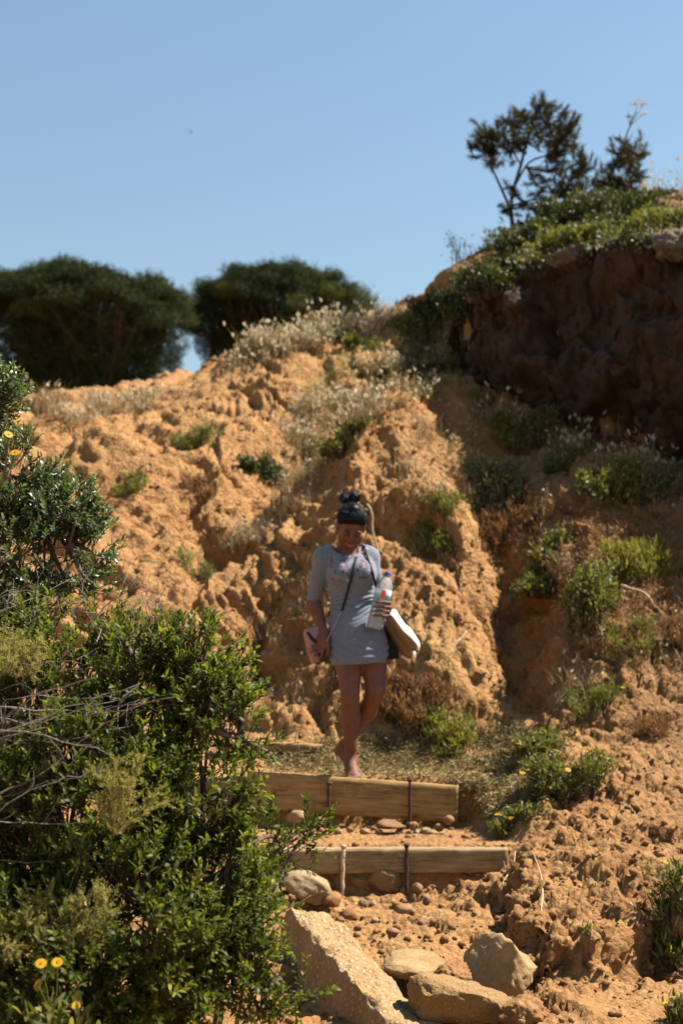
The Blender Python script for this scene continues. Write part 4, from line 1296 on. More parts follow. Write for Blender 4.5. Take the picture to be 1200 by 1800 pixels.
# ------------------------------------------------------------------ umbrella pines beyond the ridge
def umbrella_pine(label, cx, top_py, half_px, Y, rng, n_tuft, base_z, lean_px=0, low=0.62):
    s = Y / F / CP
    top = P(cx, top_py, Y)
    R = half_px * s
    bx = P(cx + lean_px, 700, Y).x
    base = Vector((bx, Y, base_z))
    root = empty('umbrella_pine', base)
    tag(root, label, 'pine tree', 'umbrella pines beyond the ridge')
    ta, la = Acc(), Acc()
    fork = Vector((bx, Y, top.z - R * 1.55))
    tube(ta, curve_pts([base, base.lerp(fork, .5) + Vector((.15, 0, 0)), fork], 8), np.linspace(.26, .19, 9)[:len(curve_pts([base, fork, fork], 8))] if False else np.linspace(.26, .19, len(curve_pts([base, base.lerp(fork, .5) + Vector((.15, 0, 0)), fork], 8))), 10)
    ta.build('trunk', M['bark'], root, True)
    H = R * 0.60                        # dome height
    zc = top.z - H
    ends = []
    def dome(az, rr):
        return np.array([top.x + math.cos(az) * rr * R, Y + math.sin(az) * rr * R, zc + H * math.sqrt(max(0, 1 - rr ** 2.0))])
    for k in range(15):
        la2 = Acc()
        az = 2 * math.pi * k / 15 + rng.normal() * .12
        rr = 0.45 + .5 * rng.random()
        e = dome(az, rr) - np.array([0, 0, .25])
        f = np.array(fork)
        mid = f * .45 + e * .55 + np.array([math.cos(az) * R * .1, math.sin(az) * R * .1, -R * .12])
        c = curve_pts([f, mid, e], 10)
        tube(la2, c, np.linspace(.10, .025, len(c)), 6)
        for j in range(16):
            i = rng.integers(3, len(c) - 1)
            a2 = az + rng.normal() * .6
            e2 = dome(a2, min(.97, max(.1, rr + rng.normal() * .28))) - np.array([0, 0, rng.uniform(.1, .5)])
            m2 = c[i] * .5 + e2 * .5 + np.array([0, 0, -.12 * R * rng.random()])
            c2 = curve_pts([c[i], m2, e2], 6)
            tube(la2, c2, np.linspace(.03, .012, len(c2)), 4, .5, False)
            ends.append(c2)
        la2.build('limb', M['bark'], root, True)
    # needle masses: separate flattened puffs over the dome, thinner growth hanging inside
    pos = []
    n_cl = 150; tone = []
    for k in range(n_cl):
        az = rng.random() * 2 * math.pi
        rr = math.sqrt(rng.random()) * 1.0
        c = dome(az, rr) + rng.normal(size=3) * np.array([.10, .10, .045]) * R * .6
        cr = rng.uniform(.10, .21) * R
        m = int(n_tuft * .5 / n_cl)
        v = unit(rng.normal(size=(m, 3))) * (rng.random((m, 1)) ** .4)
        v[:, 2] = np.where(v[:, 2] < 0, v[:, 2] * .45, v[:, 2])
        pos.append(c + v * np.array([cr, cr, cr * .55]) - np.array([0, 0, cr * .4]))
        tone.append(np.full(m, rng.random()))
    m = int(n_tuft * .5)
    az = rng.random(m) * 2 * math.pi; rr = np.sqrt(rng.random(m))
    pin = np.array([dome(a_, r_) for a_, r_ in zip(az, rr)])
    pin[:, 2] -= rng.random(m) ** .9 * R * low
    zz = np.clip((zc - pin[:, 2]) / R, 0, 2)
    pin[:, 0] = top.x + (pin[:, 0] - top.x) * (1 - .34 * zz) * .96; pin[:, 1] = Y + (pin[:, 1] - Y) * (1 - .34 * zz) * .96
    pin = pin[perlin(pin.astype(np.float32) * 1.9, 3) > -.32]
    pos.append(pin); tone.append(rng.random(len(pin)) * .6)
    pos = np.concatenate(pos)
    nb = 9
    pp = np.repeat(pos, nb, 0) + rng.normal(size=(len(pos) * nb, 3)) * .06
    dv = rng.normal(size=(len(pp), 3)) + np.array([0, 0, .75])
    blades(la, pp, unit(dv) * rng.uniform(.09, .18, len(pp))[:, None], .017, rng, np.clip(np.repeat(np.concatenate(tone), nb) * .65 + rng.random(len(pp)) * .35, 0, 1))
    lo = la.build('crown', M['pine'], root); lo['kind'] = 'stuff'
rp = np.random.default_rng(23)
umbrella_pine('left-hand large umbrella pine with a broad dark crown', 146, 482, 202, 42.0, rp, 36000, 4.8, 10, 1.25)
umbrella_pine('smaller umbrella pine with sky showing under its crown', 492, 480, 168, 46.0, rp, 22000, 4.8, -30, .80)

# ------------------------------------------------------------------ young pine on the cliff top (limbs followed in the photograph, spread in depth)
def young_pine(label, name, limbs, tufts, Y, base_px, rng, mat='young_pine'):
    b = P(base_px[0], base_px[1], Y)
    gz = ground_z(b.x, b.y)
    root = empty(name, (b.x, b.y, gz))
    tag(root, label, 'pine tree')
    fa = Acc()
    allp = []
    for li, (pts, r0, r1, dy) in enumerate(limbs):
        a = Acc()
        w = [P(x, y, Y + dy * k / (len(pts) - 1)) for k, (x, y) in enumerate(pts)]
        if li == 0: w[0].z = gz - .05
        c = curve_pts(w, 14)
        tube(a, c, np.linspace(r0, r1, len(c)) * .72, 7)
        a.build('trunk' if li == 0 else 'limb', M['bark'], root, True)
        allp.append(c)
    AP = np.concatenate(allp)
    tw = Acc()
    for (x, y, rpx, n) in tufts:
        dy = rng.normal() * .22; n = int(n * 2.4); rpx *= 1.6; y += 14
        c0 = np.array(P(x, y, Y + dy))
        R = rpx * Y / F
        near_ = AP[np.argmin(np.linalg.norm(AP - c0, axis=1))]
        for k in range(n):
            e = c0 + rng.normal(size=3) * R * .55
            m = near_ * .4 + e * .6 + np.array([0, 0, -.03])
            cc = curve_pts([near_, m, e], 5)
            tube(tw, cc, np.linspace(.006, .003, len(cc)), 4, .5, False)
            g = 56
            tdir = unit(unit(e - near_) * .6 + rng.normal(size=3) * .35 + np.array([0, 0, .22]))
            p0 = e - unit(tdir) * rng.random((g, 1)) * .13
            dv = unit(tdir * 1.1 + rng.normal(size=(g, 3)) * .55)
            blades(fa, p0, dv * rng.uniform(.05, .10, g)[:, None], .0062, rng, np.clip(rng.random() * .6 + rng.random(g) * .4, 0, 1))
    tw.build('twigs', M['bark'], root)['kind'] = 'stuff'
    fo = fa.build('crown', M[mat], root); fo['kind'] = 'stuff'
ry = np.random.default_rng(31)
young_pine('young open-crowned pine with forked trunk on the cliff top', 'young_pine', [
  ([(905, 435), (902, 400), (897, 368), (903, 330), (915, 290), (925, 250), (940, 205), (955, 175)], .045, .010, .1),
  ([(897, 368), (880, 330), (866, 300), (850, 270), (832, 245)], .026, .006, -.5),
  ([(866, 300), (868, 265), (880, 225)], .014, .005, .3),
  ([(905, 325), (930, 285), (965, 270), (985, 240), (1005, 205)], .020, .006, .4),
  ([(899, 362), (930, 352), (970, 345), (1010, 312)], .018, .006, -.3),
  ([(901, 395), (940, 385), (985, 375), (1030, 350)], .016, .006, .5),
  ([(915, 290), (900, 260), (902, 215), (900, 190)], .014, .005, -.2),
], [
  (958, 185, 26, 9), (935, 190, 22, 7), (920, 205, 18, 6), (975, 200, 22, 7), (950, 225, 26, 8), (925, 240, 18, 5), (990, 225, 20, 7), (1005, 205, 16, 6), (985, 260, 18, 6),
  (1000, 240, 16, 5), (870, 215, 16, 6), (888, 200, 14, 5), (856, 235, 14, 5), (842, 215, 10, 4), (835, 245, 12, 5), (870, 245, 14, 5), (900, 225, 14, 5), (868, 275, 10, 4), (890, 250, 12, 4),
  (965, 300, 18, 6), (985, 310, 16, 6), (1008, 305, 20, 8), (1020, 325, 16, 6), (1000, 330, 18, 6), (940, 325, 14, 4), (915, 340, 12, 4), (955, 350, 14, 4), (990, 355, 14, 4), (1030, 265, 14, 5), (1020, 285, 12, 4), (895, 320, 10, 3), (920, 378, 14, 4), (885, 350, 9, 3)], 15.6, (905, 435), ry)
young_pine('leaning ragged young pine beside the open-crowned one', 'leaning_pine', [
  ([(985, 408), (1020, 370), (1050, 335), (1075, 300), (1095, 265), (1112, 232)], .030, .007, .2),
  ([(1040, 345), (1070, 330), (1100, 300), (1120, 270)], .014, .005, -.3),
  ([(1020, 370), (1060, 365), (1100, 340)], .014, .005, .3),
], [(1112, 240, 13, 6), (1098, 255, 14, 6), (1088, 275, 14, 6), (1110, 275, 12, 5), (1118, 258, 9, 4), (1075, 300, 14, 5), (1100, 300, 14, 6), (1120, 295, 9, 4), (1060, 330, 18, 7), (1090, 330, 18, 7), (1110, 325, 12, 5), (1040, 350, 18, 7), (1070, 355, 20, 7), (1020, 375, 18, 6), (1055, 380, 18, 6), (1100, 350, 14, 5), (1000, 395, 16, 5), (1065, 290, 10, 3), (1050, 310, 10, 3)], 15.4, (985, 408), ry, 'young_pine')
# tall yellow fennel on the skyline
root = empty('giant_fennel', P(1075, 330, 15.2)); tag(root, 'tall stalk with yellow flower umbels rising beside the leaning pine', 'flower')
a = Acc(); c = curve_pts([P(1050, 395, 15.2), P(1078, 300, 15.2), P(1105, 225, 15.2), P(1117, 196, 15.2)], 10); tube(a, c, np.linspace(.012, .006, len(c)), 6)
for (x, y) in [(1108, 205), (1130, 200), (1122, 182), (1103, 196), (1131, 182)]:
    tube(a, [P(1106, 222, 15.2), P(x, y, 15.2 + random.uniform(-.05, .05))], [.004, .003], 4)
a.build('stalk', M['olive'], root)
for (x, y, r) in [(1122, 180, 12), (1130, 186, 9), (1112, 184, 9), (1131, 202, 7), (1106, 206, 6)]:
    a = Acc(); c = np.array(P(x, y, 15.2)); R = r * 15.2 / F
    for k in range(22):
        d_ = unit(ry.normal(size=3)); d_[2] = abs(d_[2])
        daisy(a, c + d_ * R * ry.uniform(.5, 1) * np.array([1, 1, .55]), .014, ry, 6)
    a.build('umbel', M['petal'], root)['kind'] = 'stuff'
# nearly bare shrub on the skyline
root = empty('bare_shrub', P(800, 500, 15.5)); tag(root, 'nearly bare grey shrub against the sky at the cliff corner', 'shrub')
ba, la = Acc(), Acc()
for k in range(16):
    x, y = 800 + ry.normal() * 18, 440 + ry.normal() * 22
    e = np.array(P(x, y, 15.5 + ry.normal() * .15)); b0 = np.array(P(808 + ry.normal() * 6, 510, 15.5))
    c = curve_pts([b0, b0 * .5 + e * .5 + ry.normal(size=3) * .04, e], 8)
    tube(ba, c, np.linspace(.007, .003, len(c)), 4)
    m = 9
    leaves(la, e + ry.normal(size=(m, 3)) * .05, ry.normal(size=(m, 3)), .035, .014, ry)
ba.build('stems', M['dead'], root); lo = la.build('foliage', M['greygreen'], root); lo['kind'] = 'stuff'
root = empty('yellow_flower', P(793, 500, 15.3)); tag(root, 'small yellow flower head on the ridge below the bare shrub', 'flower')
a = Acc(); tube(a, [P(793, 515, 15.3), P(792, 482, 15.3)], [.006, .004], 5); a.build('stem', M['olive'], root)
a = Acc()
for k in range(14): daisy(a, np.array(P(793, 482, 15.3)) + ry.normal(size=3) * .022, .018, ry, 6)
a.build('umbel', M['petal'], root)['kind'] = 'stuff'

# ------------------------------------------------------------------ near bushes on the left
def near_bush(name, label, blobs, base_pts, mat, n_shoot, leaf_L, leaf_W, rng, per=15, shoot_L=.09, cat='bush', branch_paths=(), up=.55, inner=.35):
    C = np.array([tuple(P(x, y, Y)) for (x, y, Y, r) in blobs]); Rr = np.array([max(r * Y / F - shoot_L * .75, r * Y / F * .45) for (x, y, Y, r) in blobs])
    bp = [Vector(b) for b in base_pts]
    root = empty(name, bp[0]); tag(root, label, cat)
    la, sa = Acc(), Acc()
    # branches: from the base into each blob
    hubs = []
    for k in range(len(C)):
        a = Acc()
        b0 = np.array(min(bp, key=lambda q: (Vector(C[k]) - q).length))
        if blobs[k][3] < 80:
            big = [i for i in range(len(C)) if blobs[i][3] >= 90]
            b0 = C[min(big, key=lambda i: np.linalg.norm(C[i] - C[k]))]
        for j in range(3):
            e = C[k] + rng.normal(size=3) * Rr[k] * .35
            m = b0 * .5 + e * .5 + rng.normal(size=3) * .05
            c = curve_pts([b0 + rng.normal(size=3) * np.array([.04, .04, 0]), m, e], 10)
            tube(a, c, np.linspace(.011, .004, len(c)), 5)
            hubs.append(c[-4:])
        a.build('branch', M['twig'], root)
    hubs = np.concatenate(hubs)
    A = Rr ** 2; A = A / A.sum()
    pos, dirs = [], []
    while len(pos) < n_shoot:
        k = rng.choice(len(C), p=A)
        d_ = unit(rng.normal(size=3))
        if d_[1] > .55: continue
        rr = Rr[k] * (1 + .10 * math.sin(d_[0] * 9 + k) + .08 * math.sin(d_[2] * 11 + 2 * k))
        dep = 1.0 if rng.random() > inner else rng.uniform(.5, .95)
        p = C[k] + d_ * rr * dep * np.array([1, .8, 1])
        sd = np.min(np.linalg.norm((p - C) / np.array([1, .8, 1]), axis=1) / Rr)
        if sd < .62 and dep == 1.0: continue
        pos.append(p); dirs.append(d_)
    pos, dirs = np.array(pos), np.array(dirs)
    f = perlin(pos.astype(np.float32) * 7, 5)
    kk = f > -.14
    pos, dirs = pos[kk], dirs[kk]
    sd = unit(dirs * .75 + np.array([.12, -.1, up]) + rng.normal(size=dirs.shape) * .3)
    N = len(pos)
    # shoot stems
    for k in range(N):
        if k % 2 == 0:
            hb = hubs[np.argmin(np.linalg.norm(hubs - pos[k], axis=1))]
            m = hb * .45 + pos[k] * .55 + np.array([0, 0, -.02])
            tube(sa, [hb, m, pos[k], pos[k] + sd[k] * shoot_L], [.003, .0022, .0018, .001], 3, .5, False)
        else:
            tube(sa, [pos[k] - sd[k] * .06, pos[k] + sd[k] * shoot_L], [.0018, .001], 3, .5, False)
    # leaves round each shoot
    t = np.tile(np.linspace(.05, 1, per), N)
    S = np.repeat(sd, per, 0); Pp = np.repeat(pos, per, 0) + S * (t * shoot_L)[:, None]
    a = unit(np.cross(S, np.array([.2, .3, .93]))); b = np.cross(S, a)
    ang = np.tile(np.arange(per) * 2.4, N) + np.repeat(rng.random(N) * 6, per)
    rad = np.cos(ang)[:, None] * a + np.sin(ang)[:, None] * b
    dv = rad * .75 + S * (.5 + .5 * t[:, None]) + np.array([0, 0, .15]) + rng.normal(size=S.shape) * .15
    tone = np.repeat(rng.random(N), per) * .45 + rng.random(N * per) * .35 + .2 * t
    leaves(la, Pp, dv, leaf_L * rng.uniform(.65, 1.2, N * per), leaf_W * rng.uniform(.75, 1.2, N * per), rng, .12, .18, S * 1.0 + np.array([0, 0, .5]) + rng.normal(size=S.shape) * .25, np.clip(tone, 0, 1))
    for pts, r0, Y in branch_paths:
        a = Acc()
        w = [P(x, y, Y + .03 * k) for k, (x, y) in enumerate(pts)]
        c = curve_pts(w, 12); c = c + rng.normal(size=c.shape) * .002
        tube(a, c, np.linspace(r0, r0 * .4, len(c)), 6)
        for j in range(4):
            i = rng.integers(3, len(c) - 1); d_ = unit(rng.normal(size=3) + np.array([0, 0, .5]))
            tube(a, [c[i], c[i] + d_ * .04, c[i] + d_ * .08 + rng.normal(size=3) * .015], [r0 * .4, r0 * .3, r0 * .15], 4)
        a.build('branch', M['twig'], root)
    sa.build('twigs', M['twig'], root)['kind'] = 'stuff'
    lo = la.build('foliage', M[mat], root); lo['kind'] = 'stuff'
    return root
rb = np.random.default_rng(5)
near_bush('silvery_bush', 'silvery-leaved upper bush at the picture edge, glinting in the sun',
  [(-60,720,4.7,100),(-20,700,4.7,72),(20,860,4.6,105),(95,925,4.55,98),(135,960,4.55,78),(120,1005,4.5,72),(-10,980,4.5,130),(175,930,4.6,36),(160,1030,4.5,40),(60,1090,4.4,60),(-30,1110,4.4,80),(-150,860,4.7,110),(-170,1040,4.6,130),(-150,1240,4.5,130),(-120,1420,4.5,130)],
  [P(-60, 1500, 4.9), P(60, 1500, 4.9)], 'buckthorn', 3300, .023, .0098, rb, 15, .075, up=.5)
near_bush('green_bush', 'big glossy green bush filling the lower corner beside the path',
  [(-140,1480,3.95,150),(-150,1720,3.8,190),(180,1110,4.25,70),(70,1130,4.25,80),(100,1270,4.15,165),(250,1225,4.1,135),(335,1190,4.1,105),(375,1265,4.0,95),(425,1300,4.05,52),(150,1450,3.95,200),(320,1420,3.95,130),(410,1390,3.98,50),(490,1480,4.1,66),(530,1470,4.1,42),(440,1560,4.0,78),(360,1590,3.9,130),(200,1660,3.8,220),(400,1700,3.85,95),(80,1760,3.7,200),(455,1770,3.9,60),(520,1752,3.95,36)],
  [P(150, 1980, 4.3), P(330, 1960, 4.4), P(0, 1980, 4.2)], 'lentisk', 7000, .0265, .0098, rb, 14, .085,
  branch_paths=[([(300,1400),(380,1465),(430,1470),(500,1490)], .0035, 3.95), ([(0,1290),(90,1262),(200,1250),(310,1222)], .0032, 3.75), ([(-20,1400),(60,1370),(160,1290),(260,1230)], .0035, 3.7), ([(440,1640),(500,1600),(545,1575)], .003, 3.95), ([(480,1330),(500,1310),(528,1305)], .003, 4.05)])

# dead, leafless branches tangled over the bushes
root = empty('dead_branches', P(30, 1500, 4.0)); tag(root, 'tangle of grey leafless branches lying over the two bushes', 'dead bush')
rd = np.random.default_rng(77)
for k in range(44):
    x0, y0 = rd.uniform(-130, 10), rd.uniform(1050, 1560)
    x1, y1 = x0 + rd.uniform(120, 330), y0 + rd.uniform(-150, 40)
    if k < 14:
        x0, y0 = rd.uniform(-20, 200), rd.uniform(1090, 1180); x1, y1 = x0 + rd.uniform(-40, 140), y0 - rd.uniform(60, 150)
    if k >= 38:
        x0, y0 = rd.uniform(200, 290), rd.uniform(1120, 1170); x1, y1 = x0 + rd.uniform(-40, 40), y0 - rd.uniform(70, 130)
    Y = rd.uniform(3.62, 3.95) if y0 > 1180 else rd.uniform(4.0, 4.2)
    A_, B_ = np.array(P(x0, y0, Y)), np.array(P(x1, y1, Y + rd.normal() * .1))
    m = (A_ + B_) / 2 + rd.normal(size=3) * .03
    c = curve_pts([A_, m, B_], 10); c = c + rd.normal(size=c.shape) * .004
    a = Acc(); r0 = rd.uniform(.0011, .0024)
    tube(a, c, np.linspace(r0, r0 * .4, len(c)), 5)
    for j in range(rd.integers(3, 8)):
        i = rd.integers(2, len(c) - 1); d_ = unit(unit(B_ - A_) + rd.normal(size=3) * .8); L = rd.uniform(.03, .10)
        mm_ = c[i] + d_ * L * .5 + rd.normal(size=3) * .006
        tube(a, [c[i], mm_, c[i] + d_ * L], [r0 * .5, r0 * .4, r0 * .2], 4)
        tube(a, [mm_, mm_ + unit(d_ + rd.normal(size=3) * .8) * L * .4], [r0 * .35, r0 * .15], 3)
    a.build('branch', M['dead'], root)

# feathery heath plants in the bush
def heath(label, px, py, Y, w, h, n, rng):
    base = P(px, py, Y)
    root = empty('heath_plant', base); tag(root, label, 'heath plant', 'heath plants growing through the green bush')
    sa, la = Acc(), Acc()
    b = np.array(base)
    for k in range(n):
        e = b + np.array([rng.normal() * w * .42, -abs(rng.normal()) * .05, h * rng.uniform(.45, 1.05)])
        mid = b * .4 + e * .6 + rng.normal(size=3) * .02
        c = curve_pts([b, mid, e], 12)
        tube(sa, c, np.linspace(.002, .0008, len(c)), 4, .5, False)
        for j in range(3, len(c)):
            for q in range(3):
                d_ = unit((c[-1] - c[0]) * 2 + rng.normal(size=3) * .35); L = rng.uniform(.02, .05)
                tw_ = np.linspace(0, 1, 9)[:, None]
                pp = c[j] + d_ * L * tw_
                g = np.repeat(pp, 4, 0)
                dv = unit(d_ * .8 + rng.normal(size=(len(g), 3)) * .8)
                leaves(la, g, dv, .007, .0016, rng)
    sa.build('stems', M['stick'], root); lo = la.build('foliage', M['heath'], root); lo['kind'] = 'stuff'
heath('yellowish feathery heath plant low in the green bush above the daisies', 130, 1680, 3.62, .20, .15, 16, rb)
heath('dry beige heath sprig in the middle of the green bush', 200, 1470, 3.68, .14, .19, 10, rb)
heath('feathery heath sprig at the picture edge under the dead branches', 20, 1690, 3.6, .12, .10, 8, rb)
heath('pale heath sprig where the two bushes meet at the picture edge', 30, 1190, 3.9, .14, .12, 9, rb)

# yellow daisies
def daisy_plant(label, heads, Y, foot, rng, r=.016, nleaf=26):
    b = P(foot[0], foot[1], Y)
    root = empty('daisy', b); tag(root, label, 'daisy', 'yellow daisies in the near bushes')
    sa, la = Acc(), Acc()
    for (x, y) in heads:
        e = P(x, y, Y - .02)
        tube(sa, curve_pts([b, b.lerp(e, .5) + Vector((.008, 0, .01)), e], 8), .0018, 4)
        fa = Acc(); daisy(fa, np.array(e), r, rng, 13, (rng.normal() * .25, -.75, .7))
        fa.build('flower', M['petal'], root)
    if nleaf:
        bb = np.array(b)
        pp = bb + rng.normal(size=(nleaf, 3)) * np.array([.03, .015, .03]) + np.array([0, -.02, .03])
        leaves(la, pp, rng.normal(size=(nleaf, 3)) * .6 + np.array([0, -.2, .9]), .05, .012, rng)
        lo = la.build('foliage', M['green'], root); lo['kind'] = 'stuff'
    sa.build('stems', M['green'], root)
daisy_plant('daisy plant with three open yellow heads in the bottom corner', [(72, 1694), (101, 1692), (68, 1731)], 3.42, (85, 1830), rb, .0130, 70)
daisy_plant('single low yellow daisy half hidden in green leaves at the bottom', [(134, 1768)], 3.42, (130, 1840), rb, .0105, 40)
daisy_plant('pair of yellow flowers on the silvery bush at the picture edge', [(15, 764), (27, 796)], 4.25, (0, 860), rb, .014, 0)
# small bird high in the sky
ba = Acc()
V0, T0 = ico(2)
ba.add(V0 * np.array([.05, .018, .016]), T0)
ba.add(V0 * np.array([.016, .014, .014]) + np.array([.052, 0, .006]), T0)
for s in (-1, 1):
    ba.add([(.02, 0, .006), (-.02, 0, .006), (.012, s * .07, .03), (-.015, s * .07, .03), (-.03, s * .15, .012), (.0, 0, .0), (0, s * .07, .024)],
           [(0, 1, 2), (1, 3, 2), (2, 3, 4), (0, 6, 5), (2, 4, 6)])
ba.add([(-.04, .008, 0), (-.04, -.008, 0), (-.085, .02, 0), (-.085, -.02, 0), (-.06, 0, .004)], [(0, 1, 4), (0, 4, 2), (1, 3, 4), (2, 4, 3)])
M['bird'] = plain_mat('dark_feathers', (0.03, 0.03, 0.035), .7)
bird = ba.build('bird', M['bird'])
bird.location = P(335, 232, 45); bird.rotation_euler = (.3, .1, .6)
tag(bird, 'tiny dark bird flying in the open sky', 'bird')
# ------------------------------------------------------------------ the woman: one continuous surface from a signed-distance field
class Field:
    def __init__(s, lo, hi, h):
        s.h = h; s.lo = np.array(lo, np.float32)
        s.n = np.ceil((np.array(hi) - np.array(lo)) / h).astype(int) + 1
        s.g = np.full(s.n, 0.25, np.float32)
        s.ax = [s.lo[k] + np.arange(s.n[k], dtype=np.float32) * h for k in range(3)]
    def block(s, lo, hi):
        i0 = [max(0, int((lo[k] - s.lo[k]) / s.h)) for k in range(3)]
        i1 = [min(s.n[k], int((hi[k] - s.lo[k]) / s.h) + 2) for k in range(3)]
        sl = tuple(slice(a, max(a, b)) for a, b in zip(i0, i1))
        X, Y, Z = np.meshgrid(s.ax[0][sl[0]], s.ax[1][sl[1]], s.ax[2][sl[2]], indexing='ij')
        return sl, X, Y, Z
    def union(s, fn, lo, hi, k=0.02, pad=0.06, sub=False):
        sl, X, Y, Z = s.block(np.array(lo) - pad, np.array(hi) + pad)
        if X.size == 0: return
        d = fn(X, Y, Z).astype(np.float32)
        a = s.g[sl]
        if sub:
            d = -d
            hh = np.clip(0.5 - 0.5 * (a - d) / k, 0, 1)
            s.g[sl] = a * (1 - hh) + d * hh + k * hh * (1 - hh)
        else:
            hh = np.clip(0.5 + 0.5 * (d - a) / k, 0, 1)
            s.g[sl] = d * (1 - hh) + a * hh - k * hh * (1 - hh)
    def cone(s, a, b, ra, rb, k=0.02, sc=None, sub=False):
        a, b = np.array(a, float), np.array(b, float)
        ab = b - a; l2 = ab @ ab
        def f(X, Y, Z):
            t = np.clip(((X - a[0]) * ab[0] + (Y - a[1]) * ab[1] + (Z - a[2]) * ab[2]) / l2, 0, 1)
            return np.sqrt((X - a[0] - t * ab[0]) ** 2 + (Y - a[1] - t * ab[1]) ** 2 + (Z - a[2] - t * ab[2]) ** 2) - (ra + (rb - ra) * t)
        r = max(ra, rb)
        s.union(f, np.minimum(a, b) - r, np.maximum(a, b) + r, k, sub=sub)
    def ell(s, c, rad, k=0.02, R=None, sub=False):
        c, rad = np.array(c, float), np.array(rad, float)
        Rm = np.eye(3) if R is None else np.array(R)
        def f(X, Y, Z):
            x, y, z = X - c[0], Y - c[1], Z - c[2]
            u = (Rm[0, 0] * x + Rm[1, 0] * y + Rm[2, 0] * z) / rad[0]
            v = (Rm[0, 1] * x + Rm[1, 1] * y + Rm[2, 1] * z) / rad[1]
            w = (Rm[0, 2] * x + Rm[1, 2] * y + Rm[2, 2] * z) / rad[2]
            k0 = np.sqrt(u * u + v * v + w * w)
            k1 = np.sqrt((u / rad[0]) ** 2 + (v / rad[1]) ** 2 + (w / rad[2]) ** 2) + 1e-6
            return k0 * (k0 - 1) / k1
        r = rad.max()
        s.union(f, c - r, c + r, k, sub=sub)
    def stack(s, tab, grow=0.0, k=0.02):
        """vertical body of elliptic sections: rows (z, cx, cy, rx, ry)"""
        t = np.array(tab, float); t = t[np.argsort(t[:, 0])]
        def f(X, Y, Z):
            cx, cy, rx, ry = (np.interp(Z, t[:, 0], t[:, j]) for j in (1, 2, 3, 4))
            rx = rx + grow; ry = ry + grow
            q = np.sqrt(((X - cx) / rx) ** 2 + ((Y - cy) / ry) ** 2)
            d = (q - 1) * np.minimum(rx, ry)
            dz = np.maximum(t[0, 0] - Z, Z - t[-1, 0])
            return np.maximum(d, dz)
        s.union(f, (t[:, 1].min() - t[:, 3].max(), t[:, 2].min() - t[:, 4].max(), t[0, 0]), (t[:, 1].max() + t[:, 3].max(), t[:, 2].max() + t[:, 4].max(), t[-1, 0]), k)
    def mesh(s, name, smooth_it=1):
        g = s.g
        nx, ny, nz = g.shape
        ins = g < 0
        # surface nets
        c = np.zeros((nx - 1, ny - 1, nz - 1), np.uint8)
        for dx in (0, 1):
            for dy in (0, 1):
                for dz in (0, 1):
                    c += ins[dx:nx - 1 + dx, dy:ny - 1 + dy, dz:nz - 1 + dz]
        cells = (c > 0) & (c < 8)
        ci = np.argwhere(cells)
        idx = -np.ones(cells.shape, np.int64); idx[cells] = np.arange(len(ci))
        acc = np.zeros((len(ci), 3)); cnt = np.zeros(len(ci))
        cor = [(a, b, d) for a in (0, 1) for b in (0, 1) for d in (0, 1)]
        vals = {q: g[ci[:, 0] + q[0], ci[:, 1] + q[1], ci[:, 2] + q[2]] for q in cor}
        for q in cor:
            for ax in range(3):
                if q[ax] == 0:
                    r = list(q); r[ax] = 1; r = tuple(r)
                    a, b = vals[q], vals[r]
                    m = (a < 0) != (b < 0)
                    t = np.where(m, a / np.where(m, a - b, 1), 0)
                    p = np.array(q, float)[None, :].repeat(len(ci), 0)
                    p[:, ax] += t
                    acc[m] += p[m]; cnt[m] += 1
        V = s.lo + (ci + acc / cnt[:, None]) * s.h
        Q = []
        for ax in range(3):
            o1, o2 = [(1, 2), (2, 0), (0, 1)][ax]
            sl0 = [slice(None)] * 3; sl1 = [slice(None)] * 3
            sl0[ax] = slice(0, g.shape[ax] - 1); sl1[ax] = slice(1, g.shape[ax])
            ch = ins[tuple(sl0)] != ins[tuple(sl1)]
            flip = ins[tuple(sl0)]
            e = np.argwhere(ch)
            e = e[(e[:, o1] > 0) & (e[:, o2] > 0) & (e[:, o1] < g.shape[o1] - 1) & (e[:, o2] < g.shape[o2] - 1)]
            def at(d1, d2):
                k = e.copy(); k[:, o1] += d1; k[:, o2] += d2
                return idx[k[:, 0], k[:, 1], k[:, 2]]
            qd = np.stack([at(-1, -1), at(0, -1), at(0, 0), at(-1, 0)], 1)
            fl = flip[e[:, 0], e[:, 1], e[:, 2]]
            qd[~fl] = qd[~fl][:, ::-1]
            Q.append(qd)
        Q = np.concatenate(Q)
        Q = Q[(Q >= 0).all(1)]
        for _ in range(smooth_it):
            S = np.zeros_like(V); n = np.zeros(len(V))
            for j in range(4):
                a, b = Q[:, j], Q[:, (j + 1) % 4]
                np.add.at(S, a, V[b]); np.add.at(n, a, 1)
                np.add.at(S, b, V[a]); np.add.at(n, b, 1)
            V = V * .45 + S / np.maximum(n, 1)[:, None] * .55
        return mesh_arrays(name, V, None, None, True, Q)

FEET = Vector((P(617, 1362, 8.06).x, 8.06, Z_T2 + 0.004))
